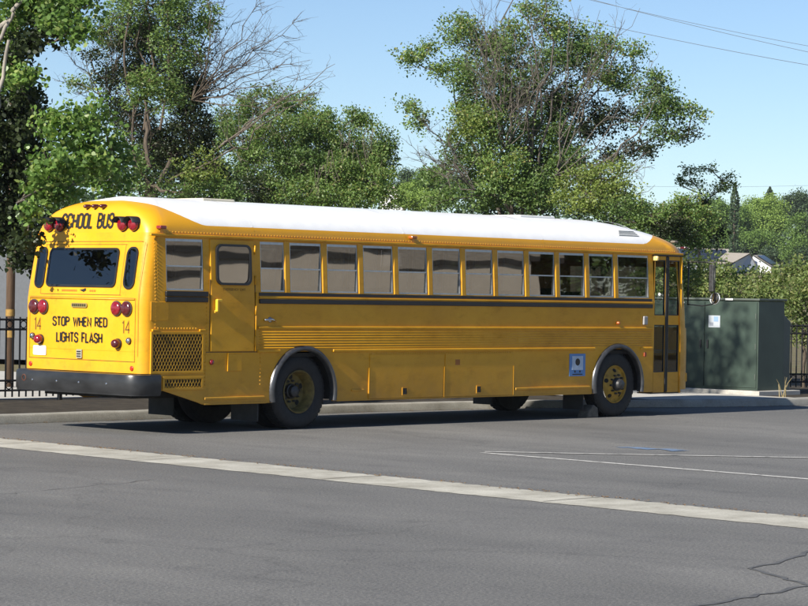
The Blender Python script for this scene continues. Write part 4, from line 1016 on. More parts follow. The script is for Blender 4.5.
# ================================================================== TREES
BARK = {'grey': simple('grey_bark', (.12, .10, .08), .9, var=.35, scale=12, stretch=(4, 4, 1), bumpk=.4), 'brown': simple('brown_bark', (.075, .058, .042), .9, var=.4, scale=10, stretch=(4, 4, 1), bumpk=.4),
        'pale': simple('pale_bark', (.26, .235, .20), .8, var=.3, scale=3, bumpk=.2), 'twig': simple('dead_twig', (.105, .09, .075), .9, var=.25, scale=8)}
LEAF = {'plane': leaf_mat('plane_leaf', (0.088, 0.169, 0.041), (0.172, 0.288, 0.074), (0.259, 0.325, 0.107), .34, .4),
        'olive': leaf_mat('olive_leaf', (0.085, 0.158, 0.054), (0.179, 0.276, 0.085), (0.128, 0.173, 0.050), .28),
        'dark': leaf_mat('dark_and_shaded_leaf', (0.018, 0.031, 0.013), (0.040, 0.058, 0.021), None, .2),  # dark foliage; in the left trees crown shade is put into this colour
        'vine': leaf_mat('vine_leaf', (0.091, 0.164, 0.047), (0.175, 0.274, 0.079), (0.234, 0.252, 0.091), .32),
        'locust': leaf_mat('locust_leaf', (0.102, 0.184, 0.058), (0.212, 0.314, 0.090), (0.251, 0.233, 0.081), .3),
        'yellow': leaf_mat('yellowish_leaf', (0.133, 0.192, 0.048), (0.239, 0.312, 0.085), (0.288, 0.322, 0.091), .35),
        'far': leaf_mat('far_leaf', (0.091, 0.168, 0.041), (0.164, 0.263, 0.062), None, .3, .6), 'farlight': leaf_mat('far_light_leaf', (0.175, 0.275, 0.061), (0.286, 0.406, 0.096), None, .32, .6),
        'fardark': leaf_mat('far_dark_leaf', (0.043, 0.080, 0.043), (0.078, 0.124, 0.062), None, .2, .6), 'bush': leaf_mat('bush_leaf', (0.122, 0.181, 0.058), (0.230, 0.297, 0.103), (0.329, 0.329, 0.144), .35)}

def leaf_cloud(name, C, N, size, mat, parent, aspect=.62, droop=.3, updir=.5):
    """C: leaf centres (k,3); each leaf a folded four-cornered blade"""
    k = len(C); size = size*.84
    d = RNG.normal(size=(k, 3)); d[:, 2] = d[:, 2]*.6-droop; d /= np.linalg.norm(d, axis=1, keepdims=True)
    n = RNG.normal(size=(k, 3)); n[:, 2] += updir; n[:, :2] -= .35*np.array([.9, .4]); n -= d*(n*d).sum(1, keepdims=True); n /= np.linalg.norm(n, axis=1, keepdims=True)+1e-9
    w = np.cross(d, n); s_ = (size*RNG.uniform(.6, 1.3, k))[:, None]
    V = np.empty((k, 6, 3), np.float32); a_ = aspect*.5; f_ = n*s_*.09
    V[:, 0] = C-d*s_*.5; V[:, 3] = C+d*s_*.55-n*s_*.14
    V[:, 1] = C+w*s_*a_*.9+f_-d*s_*.24; V[:, 5] = C-w*s_*a_*.9+f_-d*s_*.24
    V[:, 2] = C+w*s_*a_*.8+f_*.6+d*s_*.14; V[:, 4] = C-w*s_*a_*.8+f_*.6+d*s_*.14
    me = bpy.data.meshes.new(name); me.vertices.add(6*k); me.vertices.foreach_set('co', V.ravel())
    me.loops.add(6*k); me.loops.foreach_set('vertex_index', np.arange(6*k, dtype=np.int32))
    me.polygons.add(k); me.polygons.foreach_set('loop_start', np.arange(0, 6*k, 6, dtype=np.int32)); me.polygons.foreach_set('loop_total', np.full(k, 6, np.int32))
    me.update(); me.validate(); return link(name, me, mat, parent)

def limb(mb, p0, p1, r0, r1, rnd, n=5, bend=.12, sides=6, sag=0):
    p0 = np.array(p0, float); p1 = np.array(p1, float); L = np.linalg.norm(p1-p0); pts = []; off = rnd.normal(size=3)*L*bend
    for i in range(n+1):
        t = i/n; q = p0+(p1-p0)*t+off*math.sin(math.pi*t)+(rnd.normal(size=3)*L*.02 if 0 < i < n else 0); q[2] += sag*L*math.sin(math.pi*t); pts.append(q)
    mb.tube(pts, [r0+(r1-r0)*i/n for i in range(n+1)], sides, cap=False); return pts

def bare_fan(mb, p0, tips, r0, rnd, sub=5, subl=.45, tw=.010):
    """leafless branches: each with side twigs of its own"""
    for tp in tips:
        pts = limb(mb, p0, tp, r0, tw*.7, rnd, 8, .06, 5); L = np.linalg.norm(np.array(tp)-p0); ax = (np.array(tp)-p0)/L
        for s_ in range(sub):
            i = rnd.integers(2, 8); b_ = pts[i]; dr = ax*.8+rnd.normal(size=3)*.55; dr /= np.linalg.norm(dr); l = L*subl*rnd.uniform(.4, 1)*(1-i/11)
            q2 = limb(mb, b_, b_+dr*l, tw*1.1, tw*.4, rnd, 4, .08, 4)
            for _ in range(3):
                j = rnd.integers(1, 5); d2 = dr+rnd.normal(size=3)*.6; d2 /= np.linalg.norm(d2); limb(mb, q2[j], q2[j]+d2*l*rnd.uniform(.25, .55), tw*.6, tw*.25, rnd, 2, .06, 3)

def tree(name, label, base, trunk_top, r, clumps, leaf_size, group=None, cat='tree', bark='grey', seed=1, per=1.0, tipr=.28, aspect=.62, droop=.3, twigs=0, shape=1.0, extra=None, loose=False, tips_k=7.0):
    """clumps: (px, py, depth, rx_px, ry_px, leaf material key[, density]).  Crown grown clump by clump on limbs from the trunk."""
    rnd = np.random.default_rng(seed); base = np.array(base, float); trunk_top = np.array(trunk_top, float)
    T = thing(name, label, cat, tuple(base), group); tr = MB()
    pts = limb(tr, base, trunk_top, r, r*.55, rnd, 7, .03, 9); nodes = [(p_, r*(1-.45*i/7)) for i, p_ in enumerate(pts)]
    cl = []
    for c_ in clumps:
        px, py, d, rx, ry, key = c_[:6]; den = c_[6] if len(c_) > 6 else 1.0; s_ = d/FPX; cl.append((at(px, py, d), rx*s_, ry*s_, key, den))
    cl.sort(key=lambda q: np.linalg.norm(q[0]-trunk_top)); C = {}
    for ctr, rx, ry, key, den in cl:
        rdep = (rx*.8+ry*.2)*shape
        j = min(range(len(nodes)), key=lambda i: np.linalg.norm(nodes[i][0]-ctr)+1.2*max(0, nodes[i][0][2]-ctr[2]+.3)+(.4 if i == 0 else 0))
        p_, rr = nodes[j]; r0 = min(rr*.75, .02+.035*np.linalg.norm(ctr-p_)); lp = limb(tr, p_, ctr, max(r0, .014), max(r0*.45, .010), rnd, 6, .10, 6)
        for i, q in enumerate(lp[2:]): nodes.append((q, r0*(1-.5*i/5)))
        vol = rx*ry*rdep; nt_ = int(max(6, 1.25*tips_k*(rx*ry+rx*rdep+ry*rdep)/(tipr*tipr)*.32*den))
        u = rnd.normal(size=(nt_, 3)); u /= np.linalg.norm(u, axis=1, keepdims=True); u *= rnd.uniform(.25, 1.0, (nt_, 1))**.55
        T_ = ctr+np.outer(u[:, 0]*rx, _R)+np.outer(u[:, 1]*ry, _U)+np.outer(u[:, 2]*rdep, _F)
        for i, tp in enumerate(T_):
            if i % 3 == 0 or loose: limb(tr, ctr if not loose else lp[rnd.integers(3, 7)], tp, max(.006, r0*.22), .003, rnd, 3, .10, 4)
            kk = max(4, int(2.1*per*rnd.uniform(.5, 1.5)*(tipr/leaf_size)**2*3.4)); tw_ = rnd.normal(size=3); tw_ /= np.linalg.norm(tw_); off = rnd.normal(size=(kk, 3))*tipr*.36*np.array([1, 1, .72])+np.outer(rnd.uniform(-1, 1, kk), tw_)*tipr*.75; C.setdefault(key, []).append(tp+off)
        for _ in range(int(twigs*nt_)):
            tp = T_[rnd.integers(nt_)]; dr = (tp-ctr); dr /= np.linalg.norm(dr)+1e-6; e_ = tp+dr*rnd.uniform(.1, .5)*tipr*2.2+np.array([0, 0, .12]); limb(tr, ctr+(tp-ctr)*.4, e_, .008, .003, rnd, 4, .12, 4)
    if extra: extra(tr, nodes, rnd)
    tr.build('trunk', BARK[bark], T, smooth=True)
    for i, (key, L) in enumerate(C.items()): leaf_cloud('crown', np.concatenate(L), None, leaf_size, LEAF[key], T, aspect, droop)
    return T

def gz(px, d): 
    q = at(px, 300, d); return np.array([q[0], q[1], max(.1, terr_z(q[0], q[1]))])
def zp(px, d, z): q = gz(px, d); return np.array([q[0], q[1], z])

# left: plane tree, trunk just outside the frame; its crown leans over the rear corner of the bus
def pale_limbs(tr, nodes, rnd): pass
planeT = tree('plane_tree', 'broad-leaved tree hanging over the rear corner of the bus at far left', gz(-70, 38), zp(-50, 38, 3.6), .19, [
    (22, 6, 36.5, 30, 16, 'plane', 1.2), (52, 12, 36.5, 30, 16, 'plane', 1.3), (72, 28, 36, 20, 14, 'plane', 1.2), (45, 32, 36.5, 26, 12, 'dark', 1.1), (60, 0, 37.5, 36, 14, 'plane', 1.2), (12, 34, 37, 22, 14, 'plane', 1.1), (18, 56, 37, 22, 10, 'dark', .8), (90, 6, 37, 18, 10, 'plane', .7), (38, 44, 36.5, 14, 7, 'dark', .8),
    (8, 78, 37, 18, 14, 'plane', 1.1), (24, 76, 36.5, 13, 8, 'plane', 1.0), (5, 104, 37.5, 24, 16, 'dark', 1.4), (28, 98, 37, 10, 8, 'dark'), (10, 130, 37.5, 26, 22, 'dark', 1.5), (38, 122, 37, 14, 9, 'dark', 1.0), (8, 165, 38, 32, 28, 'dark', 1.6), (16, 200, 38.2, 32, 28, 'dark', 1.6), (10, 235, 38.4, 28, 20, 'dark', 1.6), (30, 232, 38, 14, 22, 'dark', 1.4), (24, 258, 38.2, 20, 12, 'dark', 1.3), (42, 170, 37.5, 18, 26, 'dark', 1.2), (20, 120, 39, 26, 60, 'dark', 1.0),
    (66, 128, 36, 30, 20, 'plane', 1.1), (92, 118, 36.5, 24, 16, 'plane'), (52, 165, 35, 22, 24, 'plane', 1.1), (85, 158, 36, 32, 26, 'plane', 1.2), (112, 150, 37, 20, 24, 'plane', .9), (50, 192, 35.2, 18, 13, 'plane', 1.2), (72, 186, 35.4, 14, 12, 'plane', 1.1), (108, 182, 37.5, 24, 12, 'plane', .9),
    (30, 211, 32.8, 6, 8, 'plane', .9), (27, 236, 32.7, 7, 12, 'dark', 1.0), (36, 186, 35, 14, 14, 'plane', 1.1),
    (-40, 40, 38, 50, 60, 'plane', .6), (-40, 150, 38, 50, 60, 'plane', .6), (10, -60, 37, 60, 50, 'plane', .6), (90, -70, 37, 50, 45, 'plane', .6)],
    .088, bark='grey', seed=3, tipr=.23, aspect=.85, droop=.45, per=.72, tips_k=8)
# its upper limbs reach over the bus above the frame (they throw the dapple on the green cabinet)
rnd0 = np.random.default_rng(8); tr = MB(); cs = []
for (x, y, z) in ((2.2, 3.0, 9.2), (3.0, 3.5, 9.4), (2.0, 3.3, 10.2), (3.4, 2.5, 8.7), (2.6, 3.8, 8.8), (3.9, 3.2, 8.2), (2.8, 2.2, 9.6), (4.1, 3.7, 8.6), (3.3, 3.0, 9.6), (2.4, 3.3, 8.9), (3.2, 3.9, 9.2), (3.6, 3.4, 8.6)):
    c_ = np.array([x, y, z]); limb(tr, np.array([1.5, 5.2, 7.0]), c_, .07, .02, rnd0, 6, .05, 6)
    for _ in range(12):
        tp = c_+rnd0.normal(size=3)*np.array([.42, .34, .36]); limb(tr, c_, tp, .012, .005, rnd0, 3, .1, 4); cs.append(tp+rnd0.normal(size=(9, 3))*.15)
limb(tr, zp(-50, 38, 3.5), np.array([1.5, 5.2, 7.0]), .13, .08, rnd0, 6, .05, 8)
tr.build('limb', BARK['grey'], planeT, smooth=True); leaf_cloud('upper_crown', np.concatenate(cs), None, .14, LEAF['plane'], planeT, .85, .4)
pl_ = MB()
for a_, b_, r0 in (((-10, 40), (26, -8), .045), ((-12, 60), (14, 12), .035), ((-6, 118), (9, 40), .035)): limb(pl_, at(*a_, 36.4), at(*b_, 36.2), r0, r0*.7, rnd0, 6, .03, 8)
pl_.build('pale_limb', BARK['pale'], planeT, smooth=True)

# second: tall dark tree with vines and bare side branches
def fanB(tr, nodes, rnd):
    s_ = at(192, 100, 44)
    bare_fan(tr, s_, [at(*q, 44+rnd.uniform(-.8, .8)) for q in ((302, 12), (258, -6), (230, -10), (285, 62), (318, 74), (262, 98), (275, 30), (212, -12), (245, 20), (300, 40), (240, 60), (325, 92), (220, 30), (272, 8), (248, 40), (290, 25), (310, 60))], .013, rnd, 15, .5, .0042)
    s2 = at(105, 100, 44)
    bare_fan(tr, s2, [at(*q, 44+rnd.uniform(-.8, .8)) for q in ((62, 50), (52, 78), (85, 40), (110, 10), (125, 5), (98, 20), (72, 92))], .012, rnd, 11, .5, .004)
    s3 = at(140, 195, 43)
    bare_fan(tr, s3, [at(*q, 43+rnd.uniform(-.5, .5)) for q in ((128, 115), (150, 120), (118, 130), (165, 118))], .014, rnd, 8, .5, .005)
    limb(tr, at(150, 168, 42.4), at(146, 122, 42.6), .04, .033, rnd, 5, .02, 8); limb(tr, at(170, 180, 42.4), at(236, 147, 42.2), .022, .012, rnd, 5, .02, 6)
    for x in (133, 144, 150, 160): limb(tr, at(x, 130, 44), at(x+rnd.uniform(-8, 8), -20, 44), .024, .014, rnd, 7, .03, 7)
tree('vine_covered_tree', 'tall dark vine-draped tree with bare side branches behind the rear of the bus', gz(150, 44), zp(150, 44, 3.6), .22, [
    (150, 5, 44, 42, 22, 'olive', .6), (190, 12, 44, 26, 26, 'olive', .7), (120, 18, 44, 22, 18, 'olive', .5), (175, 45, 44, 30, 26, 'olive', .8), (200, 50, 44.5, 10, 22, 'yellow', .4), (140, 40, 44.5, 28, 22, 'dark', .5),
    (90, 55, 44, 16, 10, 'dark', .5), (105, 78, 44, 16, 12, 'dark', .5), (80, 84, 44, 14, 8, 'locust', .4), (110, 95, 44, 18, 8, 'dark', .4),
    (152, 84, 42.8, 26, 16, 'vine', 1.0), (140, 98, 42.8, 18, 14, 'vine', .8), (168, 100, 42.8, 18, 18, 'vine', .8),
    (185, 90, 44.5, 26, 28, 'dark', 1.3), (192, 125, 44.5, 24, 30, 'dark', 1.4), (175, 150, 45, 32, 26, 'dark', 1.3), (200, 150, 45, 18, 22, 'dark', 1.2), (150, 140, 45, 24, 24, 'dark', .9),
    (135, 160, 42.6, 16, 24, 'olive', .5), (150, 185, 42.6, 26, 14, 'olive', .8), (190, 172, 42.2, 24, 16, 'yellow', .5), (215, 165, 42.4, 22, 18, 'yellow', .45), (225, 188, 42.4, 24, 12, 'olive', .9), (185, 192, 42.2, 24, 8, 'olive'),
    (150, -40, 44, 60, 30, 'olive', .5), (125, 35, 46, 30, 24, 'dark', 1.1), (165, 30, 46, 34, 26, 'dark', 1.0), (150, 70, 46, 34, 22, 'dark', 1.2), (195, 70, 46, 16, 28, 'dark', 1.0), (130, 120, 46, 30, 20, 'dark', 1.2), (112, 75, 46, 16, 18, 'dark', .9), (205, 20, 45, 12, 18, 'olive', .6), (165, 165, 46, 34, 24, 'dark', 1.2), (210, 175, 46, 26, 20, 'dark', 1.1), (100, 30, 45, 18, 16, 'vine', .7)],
    .056, bark='brown', seed=7, tipr=.2, per=.62, extra=fanB, twigs=.45)

# third: green drooping tree
def limbC(tr, nodes, rnd):
    bare_fan(tr, at(205, 160, 59), [at(*q, 58.6) for q in ((312, 88), (306, 100), (290, 92), (335, 64))], .028, rnd, 10, .45, .007)
    for x, y in ((318, 165), (345, 130), (360, 140), (330, 150), (372, 128)):
        for _ in range(4): limb(tr, at(x+rnd.uniform(-8, 8), y, 57.6), at(x+rnd.uniform(-10, 10), y+rnd.uniform(20, 34), 57.6), .008, .005, rnd, 4, .05, 4)
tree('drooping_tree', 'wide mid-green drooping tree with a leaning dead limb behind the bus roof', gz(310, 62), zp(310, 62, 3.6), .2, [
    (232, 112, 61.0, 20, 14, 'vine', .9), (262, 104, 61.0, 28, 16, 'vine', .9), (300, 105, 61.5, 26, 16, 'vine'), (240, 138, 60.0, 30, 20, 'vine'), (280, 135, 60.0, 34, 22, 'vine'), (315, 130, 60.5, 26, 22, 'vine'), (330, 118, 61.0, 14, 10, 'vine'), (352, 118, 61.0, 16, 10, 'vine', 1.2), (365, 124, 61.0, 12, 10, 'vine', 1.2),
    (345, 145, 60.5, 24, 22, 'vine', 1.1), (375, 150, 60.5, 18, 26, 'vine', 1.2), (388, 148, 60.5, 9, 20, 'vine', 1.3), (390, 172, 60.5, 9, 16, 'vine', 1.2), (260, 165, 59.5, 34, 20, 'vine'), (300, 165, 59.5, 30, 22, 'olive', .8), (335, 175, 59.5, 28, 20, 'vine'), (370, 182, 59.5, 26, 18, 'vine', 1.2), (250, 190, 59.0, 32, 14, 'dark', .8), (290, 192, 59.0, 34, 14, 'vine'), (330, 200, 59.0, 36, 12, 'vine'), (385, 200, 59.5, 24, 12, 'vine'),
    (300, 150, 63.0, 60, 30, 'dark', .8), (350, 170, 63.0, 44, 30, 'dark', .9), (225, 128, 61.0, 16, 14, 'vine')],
    
    .07, bark='grey', seed=12, tipr=.24, per=.7, extra=limbC, twigs=.12, droop=.7)

# fourth: big twiggy multi-stemmed tree
def stemsD(tr, nodes, rnd):
    b_ = [at(x, 214, 55) for x in (500, 512, 522, 530, 540)]
    for bx, tx, ty in ((0, 440, 60), (0, 455, 110), (1, 480, 20), (1, 505, -20), (2, 520, 10), (2, 545, -10), (3, 570, 20), (3, 600, 60), (4, 620, 45), (4, 655, 100), (3, 590, 110), (1, 470, 90), (2, 530, 60), (4, 640, 140)):
        limb(tr, b_[bx], at(tx, ty, 55+rnd.uniform(-1.5, 1)), .042, .010, rnd, 9, .05, 7)
    bare_fan(tr, at(505, 150, 54), [at(*q, 53.6+rnd.uniform(-.6, .6)) for q in ((478, -8), (492, -12), (505, -10), (520, -14), (533, 0), (515, 30), (545, 20), (470, 20), (540, 70), (555, 60), (497, 20), (510, 5))], .014, rnd, 14, .5, .0055)
    bare_fan(tr, at(475, 190, 53.5), [at(*q, 53+rnd.uniform(-.6, .6)) for q in ((420, 150), (408, 135), (425, 120), (440, 130), (432, 160), (455, 120), (410, 152))], .013, rnd, 12, .5, .0055)
    bare_fan(tr, at(555, 175, 54), [at(*q, 54+rnd.uniform(-.6, .6)) for q in ((640, 8), (625, 20), (650, 60), (672, 70), (655, 165), (640, 172), (600, 10), (580, 5), (630, 150))], .014, rnd, 11, .5, .0055)
    bare_fan(tr, at(580, 210, 53), [at(*q, 53) for q in ((640, 165), (655, 185), (630, 150), (650, 150))], .014, rnd, 9, .5, .006)
tree('twiggy_tree', 'large airy multi-stemmed tree with grey bare twigs rising behind the middle of the bus', gz(520, 55), zp(520, 55, 2.9), .2, [
    (412, 58, 55, 15, 8, 'locust', .8), (428, 48, 55, 12, 7, 'locust', .6), (408, 106, 55, 12, 6, 'locust', .8), (424, 122, 55, 16, 7, 'locust', .7), (440, 72, 55, 14, 8, 'locust', .5),
    (460, 30, 55, 20, 14, 'locust', .9), (482, 44, 55, 22, 16, 'locust', .9), (500, 58, 55, 24, 18, 'olive', .8), (455, 70, 55, 18, 14, 'locust', .7), (475, 80, 54.5, 22, 16, 'olive', .7), (520, 85, 55, 26, 20, 'olive', .8), (470, 122, 54, 26, 22, 'yellow', .45), (480, 125, 54, 24, 22, 'locust', .9), (528, 135, 55, 26, 24, 'olive', .8), (502, 165, 54, 26, 22, 'locust', .9), (455, 150, 54.5, 20, 16, 'olive', .5), (440, 172, 55, 18, 12, 'olive', .5), (490, 195, 54, 28, 14, 'olive', .8), (535, 190, 54, 26, 22, 'olive', 1.0), (450, 200, 54, 22, 10, 'olive', .6),
    (540, 8, 55, 18, 12, 'locust', .6), (555, 30, 55, 24, 16, 'locust', .7), (580, 56, 55, 22, 18, 'olive', .8), (550, 62, 55, 24, 18, 'olive', .8), (612, 44, 55, 16, 8, 'locust', .6), (634, 50, 55, 14, 8, 'locust', .7), (600, 78, 55, 20, 14, 'locust', .6), (568, 100, 55.5, 24, 18, 'dark', .8), (608, 112, 55.5, 22, 12, 'dark', .7), (592, 130, 55.5, 26, 14, 'dark', .6), (560, 140, 55, 22, 18, 'olive', .8),
    (650, 84, 55, 20, 12, 'olive', .8), (660, 105, 55, 22, 14, 'olive', .9), (680, 108, 55, 14, 8, 'locust', .8), (694, 112, 55, 10, 5, 'locust', .7), (688, 136, 55, 14, 6, 'dark', .9), (665, 132, 55, 20, 9, 'olive', .7), (638, 150, 55, 18, 10, 'dark', .8), (610, 155, 55, 18, 10, 'dark', .6), (570, 165, 54.5, 24, 18, 'olive', .9), (640, 120, 55.5, 16, 10, 'olive', .6), (540, 110, 55.5, 34, 30, 'olive', .7), (485, 100, 55.5, 34, 34, 'locust', .7), (515, 35, 55, 20, 20, 'locust', .6), (545, 170, 55.5, 30, 24, 'dark', .8), (480, 165, 55.5, 30, 26, 'olive', .8), (590, 40, 55.5, 24, 18, 'locust', .6), (625, 80, 55.5, 22, 18, 'olive', .6)],
    .072, bark='twig', seed=21, tipr=.27, per=.66, tips_k=11, extra=stemsD, twigs=.25, loose=False)
tree('yellow_green_shrub', 'yellowish leafy shrub rising behind the front half of the bus roof', gz(597, 49), zp(597, 49, 2.2), .07, [
    (580, 180, 48.5, 22, 16, 'yellow', 1.0), (605, 178, 48.5, 24, 14, 'yellow', 1.0), (625, 192, 48.5, 18, 14, 'yellow', .9), (590, 198, 48, 28, 14, 'yellow', 1.0), (615, 208, 48, 24, 10, 'olive', .9), (565, 200, 48.5, 14, 12, 'yellow', .8), (640, 205, 48.5, 16, 10, 'olive', .6), (620, 168, 49, 14, 9, 'yellow', .5)],
    .062, cat='shrub', bark='brown', seed=31, tipr=.2, per=.62, twigs=.4)
tree('dark_shrub', 'dense dark green shrub behind the front end of the bus roof', gz(665, 52), zp(665, 52, 2.6), .09, [
    (650, 215, 51, 24, 12, 'vine', 1.2), (680, 212, 51.5, 22, 14, 'locust', 1.1), (700, 222, 51.5, 18, 16, 'locust', 1.2), (665, 228, 51, 26, 12, 'dark', 1.2), (695, 240, 51.5, 22, 12, 'vine', 1.1), (690, 200, 52, 16, 9, 'locust', .6), (715, 235, 52, 12, 10, 'dark', 1), (630, 222, 51, 22, 9, 'olive', .9)],
    .062, cat='shrub', bark='brown', seed=33, tipr=.2, per=.65, twigs=.3)
tree('airy_sapling', 'thin airy sapling with sparse leaf sprays above the front of the bus', gz(700, 58), zp(703, 58, 4.0), .05, [
    (690, 172, 58, 14, 5, 'vine', .5), (708, 168, 58, 12, 5, 'vine', .5), (722, 178, 58, 12, 5, 'vine', .5), (695, 185, 58, 14, 5, 'vine', .5), (715, 190, 58, 14, 5, 'vine', .5), (680, 182, 58, 8, 4, 'vine', .4), (728, 186, 58, 8, 4, 'vine', .4), (704, 203, 58, 14, 7, 'dark', .8)],
    .06, bark='twig', seed=35, tipr=.16, per=.7, loose=True)
# bushes behind the cabinet
for i, (px, d, cl, lb) in enumerate([
    (712, 50, [(705, 285, 50, 16, 26, 'bush'), (722, 275, 50.5, 20, 16, 'bush'), (740, 292, 50, 18, 20, 'bush'), (720, 300, 49.5, 24, 18, 'bush'), (700, 262, 51, 10, 10, 'bush'), (690, 300, 51, 16, 24, 'bush'), (668, 285, 51.5, 18, 30, 'bush', 1.3), (685, 272, 51, 16, 18, 'bush', 1.3), (655, 280, 52, 16, 30, 'vine', 1.2), (695, 285, 50.5, 16, 22, 'bush', 1.2)], 'light green bush seen past the mirror, behind the left part of the cabinet'),
    (765, 52, [(758, 280, 52, 20, 14, 'bush'), (775, 290, 52, 22, 18, 'bush'), (752, 296, 51.5, 18, 16, 'bush'), (770, 305, 51.5, 26, 18, 'bush'), (740, 278, 53, 12, 9, 'far')], 'light green bush above the middle of the green cabinet'),
    (805, 50, [(798, 268, 50.5, 16, 14, 'bush'), (812, 285, 50, 22, 22, 'bush'), (795, 300, 50, 20, 22, 'bush'), (808, 325, 50, 20, 20, 'bush'), (785, 275, 51, 14, 12, 'bush'), (788, 328, 50.5, 14, 14, 'bush')], 'light green bush behind the fence to the right of the cabinet')]):
    tree('bush', lb, gz(px, d), zp(px, d, 1.2), .05, cl, .075, group='bushes behind the cabinet', cat='bush', bark='brown', seed=50+i, tipr=.22, per=.62)
# trees on the rise, far off
far = [
    ('broad_tree', 'dark green broad tree on the rise, left of the round light one', 330, 700, [(690, 225, 330, 28, 22, 'far'), (715, 215, 330, 24, 18, 'far'), (735, 225, 330, 20, 22, 'far'), (700, 245, 328, 34, 14, 'fardark'), (730, 243, 327, 28, 14, 'far'), (660, 235, 332, 26, 22, 'far')]),
    ('round_tree', 'round light green tree on the rise below the small conifer', 350, 764, [(755, 212, 350, 16, 15, 'farlight'), (772, 210, 350, 16, 14, 'farlight'), (765, 222, 349, 24, 16, 'farlight'), (752, 228, 348, 14, 14, 'farlight'), (778, 226, 349, 12, 12, 'farlight')]),
    ('broad_tree', 'dark round-headed tree on the skyline at the right edge of the view', 360, 798, [(796, 200, 360, 14, 9, 'fardark'), (800, 210, 360, 18, 12, 'fardark'), (788, 212, 361, 10, 10, 'fardark'), (812, 208, 360, 14, 12, 'fardark')]),
    ('broad_tree', 'mid-green tree beside the right edge, below the dark round-headed one', 320, 800, [(800, 230, 320, 14, 16, 'far'), (812, 235, 320, 16, 22, 'fardark'), (795, 250, 318, 16, 14, 'far'), (806, 258, 317, 16, 12, 'fardark')]),
    ('broad_tree', 'low green tree directly above the white-walled house', 325, 770, [(762, 242, 325, 22, 10, 'far'), (785, 246, 325, 16, 12, 'fardark'), (745, 250, 326, 20, 8, 'fardark'), (778, 256, 322, 18, 8, 'fardark'), (760, 256, 330, 20, 8, 'far')]),
    ('broad_tree', 'soft green far tree showing in the gap beside the twiggy tree', 200, 432, [(432, 182, 200, 22, 12, 'far'), (415, 192, 200, 18, 10, 'farlight'), (450, 188, 200, 18, 12, 'far'), (436, 174, 202, 12, 7, 'far'), (425, 202, 198, 30, 8, 'farlight')]),
    ('broad_tree', 'bluish tuft of a far tree at the right of the drooping tree', 260, 406, [(406, 176, 260, 8, 5, 'fardark'), (404, 184, 260, 10, 5, 'fardark')]),
]
for i, (nm, lb, d, px, cl) in enumerate(far):
    s_ = d/FPX; yt = min(c_[1] for c_ in cl); zt = at(px, cl[0][1], d)[2]; b_ = gz(px, d)
    tree(nm, lb, b_, (b_[0], b_[1], max(b_[2]+.5, zt-.5)), .22, cl, .055*d/100*1.35, group='trees on the rise', bark='brown', seed=70+i, tipr=.75*d/330*1.25, per=.7, aspect=.8, tips_k=12)
for i, (px, yt, hw, lb) in enumerate(((90, 150, 60, 'dense dark tree farther back at the far left, behind the vine-draped one'), (215, 160, 60, 'dense dark tree farther back, behind the bare side branches'), (320, 150, 62, 'dense dark tree farther back, behind the drooping tree'), (500, 178, 55, 'dense dark tree farther back, behind the twiggy tree'), (600, 182, 52, 'dense dark tree farther back, behind the yellowish shrub'))):
    d = 85; tree('broad_tree', lb, gz(px, d), zp(px, d, 2.5), .2, [(px-hw*.5, yt+30, d, hw*.5, 26, 'fardark', 1.1), (px+hw*.5, yt+32, d, hw*.5, 26, 'fardark', 1.1), (px, yt+18, d, hw*.5, 20, 'fardark', 1.1), (px-hw*.4, yt+62, d-1, hw*.6, 22, 'fardark'), (px+hw*.4, yt+62, d-1, hw*.6, 22, 'fardark')], .16, group='trees beyond the lot', bark='brown', seed=120+i, tipr=.4, per=.6)
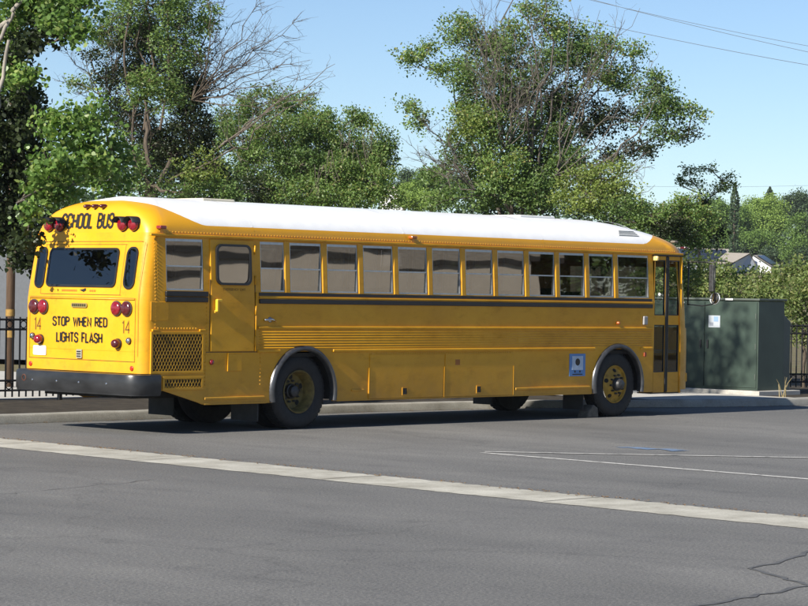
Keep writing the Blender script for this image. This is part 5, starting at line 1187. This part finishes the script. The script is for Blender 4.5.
def spire(name, label, px, ytop, ybot, d, w, key, seed, pointed):
    rnd = np.random.default_rng(seed); b_ = gz(px, d); top = at(px, ytop, d)[2]; bot = at(px, ybot, d)[2]; T = thing(name, label, 'tree', tuple(b_), 'trees on the rise'); m = MB()
    m.tube([b_, (b_[0], b_[1], (b_[2]+top)/2), (b_[0], b_[1], top-.2)], [.25, .15, .04], 7); m.build('trunk', BARK['brown'], T, smooth=True); L = []
    for _ in range(1500 if pointed else 1100):
        t = rnd.uniform(0, 1)**(1.5 if pointed else 1); z = bot+(top-bot)*t; rr = w*((1-t)**.9 if pointed else min(1, (1-t)*5))*rnd.uniform(.6, 1.05)*(1 if not pointed else .75+.25*math.sin(t*40)); a_ = rnd.uniform(0, 6.3); L.append((b_[0]+rr*math.cos(a_), b_[1]+rr*math.sin(a_), z-.15*rr))
    leaf_cloud('crown', np.array(L), None, .42, LEAF[key], T, .6, .2)
spire('conifer', 'small pointed conifer on the skyline above the round light green tree', 768, 187, 205, 400, 1.9, 'fardark', 91, True)
spire('cypress', 'narrow upright cypress on the skyline right of the airy sapling', 733, 183, 256, 300, .55, 'fardark', 92, False)
# tree on the near side, out of the picture but mirrored in the front windows
for i, (x, y, hh, rr, lb) in enumerate(((36.8, -23.6, 3.4, 3.3, 'dark leafy tree across the lot, mirrored in the front bus windows'), (41.5, -21.5, 3.6, 3.8, 'second dark tree across the lot, nearer the bus, mirrored in its front windows'), (-17.5, 16.0, 8.6, 4.2, 'dark leafy tree across the lot behind the bus, mirrored in its rear window'))):
    rnd = np.random.default_rng(100+i); T = thing('leafy_tree', lb, 'tree', (x, y, 0)); m = MB(); limb(m, (x, y, 0), (x, y, hh), .25, .12, rnd, 5, .03, 8); L = []
    for _ in range(150):
        u = rnd.normal(size=3); u /= np.linalg.norm(u); tp = np.array([x, y, hh+.6])+u*rr*rnd.uniform(.4, 1)*np.array([1, 1, .85]); limb(m, (x, y, hh*.8), tp, .05, .01, rnd, 3, .08, 5); L.append(tp+rnd.normal(size=(75, 3))*.36)
    m.build('trunk', BARK['brown'], T); leaf_cloud('crown', np.concatenate(L), None, .24, LEAF['olive'], T, .7)

# ================================================================== AIR
m = bpy.data.materials.new('haze'); m.use_nodes = True; nt = m.node_tree; nt.nodes.remove(nt.nodes['Principled BSDF'])
pv = nt.nodes.new('ShaderNodeVolumePrincipled'); pv.inputs['Color'].default_value = (.86, .92, 1, 1); pv.inputs['Density'].default_value = .00013; pv.inputs['Anisotropy'].default_value = .2
nt.links.new(pv.outputs[0], nt.nodes['Material Output'].inputs['Volume'])
hz = MB(); hz.box(-90, 640, -120, 620, -2.2, 27); o = tag(hz.build('haze', m), kind='stuff'); o['label'] = 'thin pale haze in the air over the lot and the rise'
